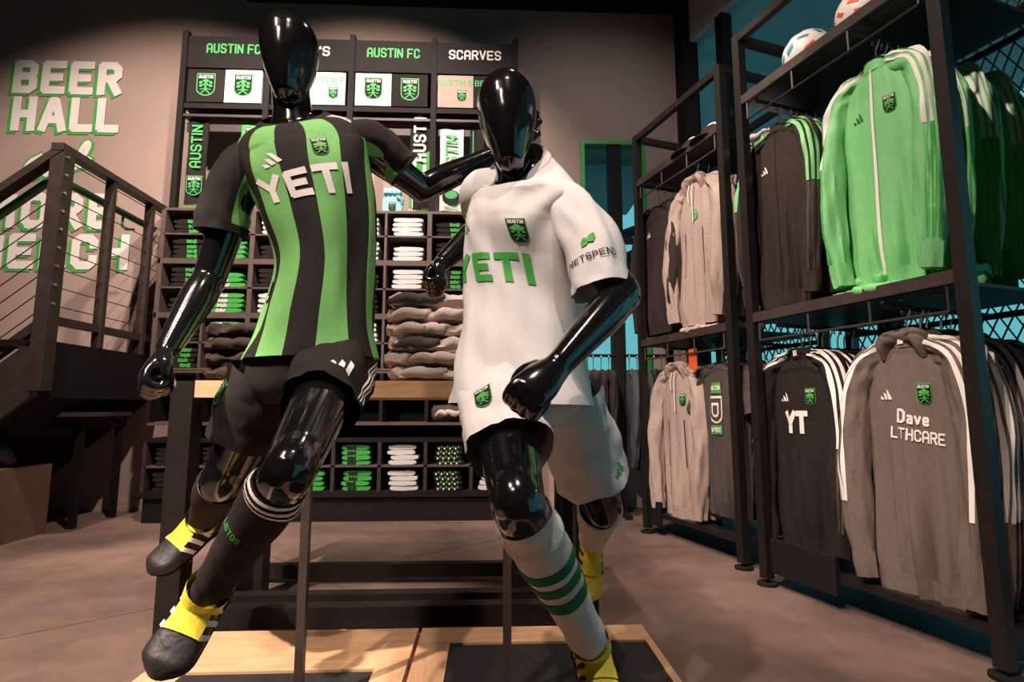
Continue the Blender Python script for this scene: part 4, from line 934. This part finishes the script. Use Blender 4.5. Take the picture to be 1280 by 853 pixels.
T = dict(
 black_track=garment('track_jacket', 'brownblack', .87, 'trackgreen', .64, 'brownblack', logo='print', seed=1),
 green_track=garment('track_jacket', 'trackgreen', .89, 'print', .64, 'print', crest='green', logo='deepgreen', seed=2),
 yt=garment('training_top', 'blackfab', .86, 'print', .68, None, 'stand', 'green', 'print', 'YT', seed=3, tagm='print'),
 grey=garment('training_top', 'taupefab', .90, 'print', .80, None, 'stand', 'green', 'print', 'DAV', seed=4, hood=True, tagm='print', low='none', folds=.05),
 hoodie=garment('hoodie', 'heather', .88, None, collar=None, crest='round', hood=True, cord=True, pocket=True, seed=5),
 sweat=garment('hoodie', 'heather', .90, None, collar=None, hood=True, cord=True, pocket=True, seed=6, crest='green'),
 dark=garment('sweater', 'brownblack', .88, None, collar='crew', seed=7, logo='print'),
 tee=garment('tshirt', 'charcoal', .82, None, short=True, collar='crew', graphic=True, seed=8),
 plain=garment('shirt', 'slatefab', .72, None, collar='crew', seed=9, neck='slatefab'),
 brownshirt=garment('shirt', 'brownblack', .72, None, collar='crew', seed=10, neck='charcoal'),
)
RZU = PI*0 + math.atan2(U.y, U.x)       # local x -> U, local y -> VV
def hang_row(kind, org, du, dvs, z, noun, where, cat, group, sc=(.88,1,1), jit=.06):
    nn = ['frontmost', 'second', 'third', 'fourth', 'fifth', 'sixth', 'seventh', 'eighth', 'ninth', 'tenth']
    for i, dv in enumerate(dvs):
        loc = org+U*(du+(random.uniform(-.01, .01) if i else 0))+VV*dv+V((0,0,z)); rz = RZU+(random.uniform(-jit, jit) if i else 0)
        g = dup(T[kind], loc, rz, sc if i == 0 else (sc[0], .55, sc[2])); tag(g, '%s %s %s' % (nn[i], noun, where), cat, group)
        h = dup(HANG, loc, rz); tag(h, 'hanger of the %s %s %s' % (nn[i], noun.split(' with ')[0], where), 'hanger', 'black hangers on the rack arms')

# ================================================================== RACKS
RH = 2.70; RD = .64
RB = V((1.03, 3.6, 0))
def rack(org, ln, label, shelves, rails, arms):
    rk = empty('garment_rack', org); tag(rk, label, 'garment rack', 'tall steel garment racks'); B = rk.location
    def q(du, dv, z): return org+U*du+VV*dv+V((0,0,z))
    def bx(n, a, b, mm='steel'):
        c = (V(a)+V(b))/2; h = (V(b)-V(a))/2
        return MB().obox(q(c.x, c.y, c.z), U*h.x, VV*h.y, V((0,0,h.z))).build(n, mm, rk, 0, world=B)
    for du in (0, ln):
        for dv in (0, RD): bx('post', (du-.022, dv-.022, .03), (du+.022, dv+.022, RH))
        bx('side_rail', (du-.018, .022, RH-.04), (du+.018, RD-.022, RH)); bx('side_rail', (du-.018, .022, .10), (du+.018, RD-.022, .14))
        for dv in (0, RD): c = q(du, dv, 0); MB().tube([c+V((0,0,.0)), c+V((0,0,.012)), c+V((0,0,.016))], [.045, .045, .03], 16).build('foot', 'dark', rk, 40, world=B)
    for dv in (0, RD): bx('top_rail', (.022, dv-.018, RH-.04), (ln-.022, dv+.018, RH))
    for z in shelves:
        bx('shelf', (.022, .0, z-.012), (ln-.022, RD-.03, z)); bx('shelf_lip', (.022, -.022, z-.01), (ln-.022, -.004, z+.035), 'steelbrown')
        MB().tube([q(.05, -.012, z-.10), q(ln-.05, -.012, z-.10)], .005, 6).build('lip_rod', 'steelbrown', rk, 60, world=B)
        for du in (.05, ln*.35, ln*.65, ln-.05): MB().tube([q(du, -.012, z-.10), q(du, -.012, z-.012)], .005, 6).build('lip_strut', 'steelbrown', rk, 60, world=B)
    for z, aa in arms:
        bx('cross_bar', (.022, RD-.04, z-.012), (ln-.022, RD-.022, z+.012))
        for du in aa:
            MB().tube([q(du, RD-.03, z), q(du, -.02, z), q(du, -.03, z+.015)], .009, 10).build('hang_arm', 'steel', rk, 60, world=B)
    bx('base_tray', (.03, .02, .11), (ln-.03, RD-.03, .14)); bx('tray_front', (.03, .0, .06), (.36 if ln > .9 else .14, .02, .21), 'dark')
    # expanded metal back
    m = MB(); cw, chh = .052, .10; nu = int((ln-.06)/cw); nz = int((RH-.35)/chh)
    for i in range(nu):
        for k in range(nz):
            u0 = .03+i*cw; z0 = .22+k*chh
            for (a, b) in (((0, .5), (.5, 1)), ((.5, 1), (1, .5)), ((1, .5), (.5, 0)), ((.5, 0), (0, .5))):
                m.bar(q(u0+a[0]*cw, RD+.0, z0+a[1]*chh), q(u0+b[0]*cw, RD+.0, z0+b[1]*chh), .004, .008, up=VV)
    mm = m.build('expanded_metal_back', 'steel', rk, 0, world=B); mm['kind'] = 'stuff'
    return rk
ZU, ZL = 2.272, 1.168
rack(RA, .92, 'tall black rack of green and black track jackets nearest the camera', (2.32, 1.215), None, ((ZU, (.125, .635)), (ZL, (.17, .66))))
rack(RB, .85, 'tall black rack of grey hoodies farther from the camera', (2.33, 1.215), None, ((2.295, (.10, .52)), (1.168, (.28, .66))))
hang_row('black_track', RA, .125, (.11, .17, .22, .27, .32, .38), ZU, 'black track jacket with green stripes', 'on upper near rack', 'jacket', 'black and green track jackets', (.80, 1, 1))
hang_row('green_track', RA, .635, (.09, .15, .20, .38, .54), ZU, 'green track jacket with white stripes', 'on upper near rack', 'jacket', 'green track jackets', (.78, 1, 1))
hang_row('yt', RA, .17, (.11, .155, .20, .245, .29, .335, .38, .43), ZL, 'black training top with YT lettering', 'on lower near rack', 'shirt', 'black training tops', (.84, 1, 1))
hang_row('grey', RA, .66, (.09, .15, .20, .26, .34, .42), ZL, 'taupe training top with white sleeve stripes', 'on lower near rack', 'shirt', 'taupe training tops', (.84, 1, 1))
hang_row('dark', RB, .10, (.10, .16, .22), 2.295, 'dark brown sweater', 'on upper far rack', 'sweater', 'dark sweaters')
hang_row('hoodie', RB, .52, (.09, .16, .23, .31, .40), 2.295, 'grey hoodie with green emblem', 'on upper far rack', 'hoodie', 'grey hoodies')
hang_row('sweat', RB, .28, (.09, .15, .21), 1.168, 'grey hoodie with white drawstring', 'on lower far rack', 'hoodie', 'grey drawstring hoodies')
hang_row('tee', RB, .66, (.09, .14, .20, .26, .32, .40), 1.168, 'black tee with tall crest graphic', 'on lower far rack', 'tshirt', 'black graphic tees')
# folded green tops on the near rack's middle shelf
for i in range(6):
    loc = RA+U*(.56+.07*(i % 3))+VV*(.12+.02*i)+V((0,0,1.217+.052*(i//3)))
    fleece_item('folded_shirt', loc, RZU+random.uniform(-.3, .3), .26, .24, .05, 120+i, 'trackgreen', ['lower left', 'lower middle', 'lower right', 'upper left', 'upper middle', 'upper right'][i]+' folded green top under the green track jackets', 'top', 'folded green tops on the rack shelf')
for i in range(3):
    loc = RB+U*(.5+.08*i)+VV*(.12+.04*i)+V((0,0,1.217))
    fleece_item('folded_shirt', loc, RZU+random.uniform(-.3, .3), .22, .24, .06, 140+i, ('heather', 'oat', 'charcoal')[i], ['grey', 'pale oatmeal', 'charcoal'][i]+' folded top under the grey hoodies', 'top', 'folded tops on the far rack shelf')
# price card hung on the far rack
c = RB+U*.52+VV*.0+V((0,0,1.08)); m = MB().obox(c, U*.035, VV*.002, V((0,0,.06))); tag(m.build('price_card', 'orange', smooth=0), 'orange card hanging above the grey drawstring hoodies', 'card')
# footballs
def ball(loc, rz, label):
    root = empty('football', loc, 0); root.rotation_euler = (rz*.7, rz*.4, rz); tag(root, label, 'ball', 'footballs on the top shelf')
    r = .108; bm = bmesh.new(); bmesh.ops.create_icosphere(bm, subdivisions=4, radius=r)
    me = bpy.data.meshes.new('shell'); bm.to_mesh(me); bm.free(); link('shell', me, 'balls', root, 180)
    rr = random.Random(int(rz*100))
    dirs = []
    for k in range(34):
        y = 1-2*(k+.5)/34; a = k*2.39996; dirs.append(V((math.sqrt(1-y*y)*math.cos(a), y, math.sqrt(1-y*y)*math.sin(a))))
    for k, d in enumerate(dirs):
        a = d.orthogonal().normalized(); b = d.cross(a); an = rr.uniform(0, PI); a, b = a*math.cos(an)+b*math.sin(an), b*math.cos(an)-a*math.sin(an)
        m = MB(); w, h = rr.uniform(.016, .026), rr.uniform(.009, .014); n = 5
        for i in range(n+1):
            for jx in range(n+1):
                x = (i/n-.5)*2*w; yv = (jx/n-.5)*2*h+x*.5; m.v.append((d*r+a*x+b*yv).normalized()*(r+.0012))
        for i in range(n):
            for jx in range(n): q0 = i*(n+1)+jx; m.f.append([q0, q0+1, q0+n+2, q0+n+1]); m.m.append(0)
        m.build('ball_patch', ('orange', 'dark', 'teal', 'orange', 'dark')[k % 5], root, 60)
ball(RA+U*.30+VV*.12+V((0,0,2.3205+.108)), .8, 'white football with orange and teal patches on near rack, left one')
ball(RA+U*.58+VV*.12+V((0,0,2.3205+.108)), 2.1, 'white football with orange and teal patches at the top picture edge')
# white trimmed caps on the far rack
def cap(loc, rz, label):
    root = empty('cap', loc, rz); tag(root, label, 'cap', 'caps on the far rack shelf')
    C = Loft([(0,0,0), (0,0,.05), (0,0,.09), (0,0,.115), (0,0,.122)], [.085, .085, .072, .04, .003], [.095, .094, .08, .045, .003], front=(0,-1,0), sides=[V((1,0,0))]*5, fronts=[V((0,-1,0))]*5)
    MB().loft(C, 14, 24, cap1=True).build('crown', 'blackfab', root, 60)
    m = MB(); n = 12
    for i in range(n+1):
        a = -1.2+2.4*i/n
        for rr, z in ((.092, .004), (.155, -.0+.018*math.cos(a*1.2)), (.155, .006+.018*math.cos(a*1.2)), (.092, .012)): m.v.append(V((math.sin(a)*rr*.92, -math.cos(a)*rr, z)))
    for i in range(n):
        for k in range(4): m.f.append([i*4+k, i*4+(k+1) % 4, (i+1)*4+(k+1) % 4, (i+1)*4+k]); m.m.append(0)
    m.build('visor', 'blackfab', root, 60)
    MB().tube([(math.cos(a)*.082, -.035, .045+math.sin(a)*.076) for a in [PI*i/14 for i in range(15)]], .007, 8).build('trim', 'print', root, 60)
cap(RB+U*.50+VV*.10+V((0,0,2.331)), RZU, 'black cap with white trim on the far rack, left one')
cap(RB+U*.68+VV*.10+V((0,0,2.331)), RZU, 'black cap with white trim on the far rack beside the post')
bx = RB+U*.90+VV*.30+V((0,0,2.331))
# folded whites on a bracket shelf between the racks
sh = empty('bracket_shelf', RA+U*(-.10)+VV*.30+V((0,0,2.16))); sh.rotation_euler = (0,0,RZU); tag(sh, 'small black shelf between the two racks', 'shelf')
MB().box((-.11, -.15, -.02), (.11, .22, 0)).build('board', 'dark', sh, 0); MB().box((-.11, .19, -.02), (.11, .22, .22)).build('upstand', 'steel', sh, 0); MB().box((-.11,-.15,-.12), (-.10,.22,-.02)).build('bracket', 'steel', sh, 0)
fleece_item('folded_shirt', RA+U*(-.10)+VV*.28+V((0,0,2.162)), RZU, .19, .26, .085, 150, 'white', 'white folded top on the small shelf between the racks', 'top', None)
# ---------------------------------------------------------------- free rail by the green framed window
wr = empty('rail_rack', (1.0, 4.15, 0)); tag(wr, 'low black clothes rail in front of the green framed window', 'clothes rail'); B = wr.location
for x in (.62, 1.01, 1.40):
    MB().box((x-.025, 4.13, .0), (x+.025, 4.17, 1.34)).build('post', 'dark', wr, 0, world=B)
    MB().box((x-.025, 3.98, 0), (x+.025, 4.32, .03)).build('foot', 'dark', wr, 0, world=B)
MB().tube([(.60, 4.15, 1.2), (1.42, 4.15, 1.2)], .012, 10).build('rail', 'dark', wr, 60, world=B)
k = 0
for x in (.68, .74, .80, .86, .92, 1.08, 1.14, 1.20, 1.27, 1.33):
    kd = 'brownshirt' if x < 1.0 else 'plain'  # warm lamplight and teal daylight put into the shirt colours
    g = dup(T[kd], (x, 4.15, 1.2), -PI/2+random.uniform(-.08, .08), (.9, .55, 1)); tag(g, '%s %s shirt from the left on the window rail' % (['first', 'second', 'third', 'fourth', 'fifth'][k % 5], 'brown black' if x < 1 else 'slate'), 'shirt', 'shirts on the window rail')
    h = dup(HANG, (x, 4.15, 1.2), -PI/2); tag(h, 'hanger of the %s %s shirt on the window rail' % (['first', 'second', 'third', 'fourth', 'fifth'][k % 5], 'brown black' if x < 1 else 'slate'), 'hanger', 'black hangers on the window rail'); k += 1

# prototypes only served as sources for the copies
for r in PROTO:
    def rm(o):
        for c in _kids.get(o.name, []): rm(c)
        bpy.data.objects.remove(o)
    rm(r)
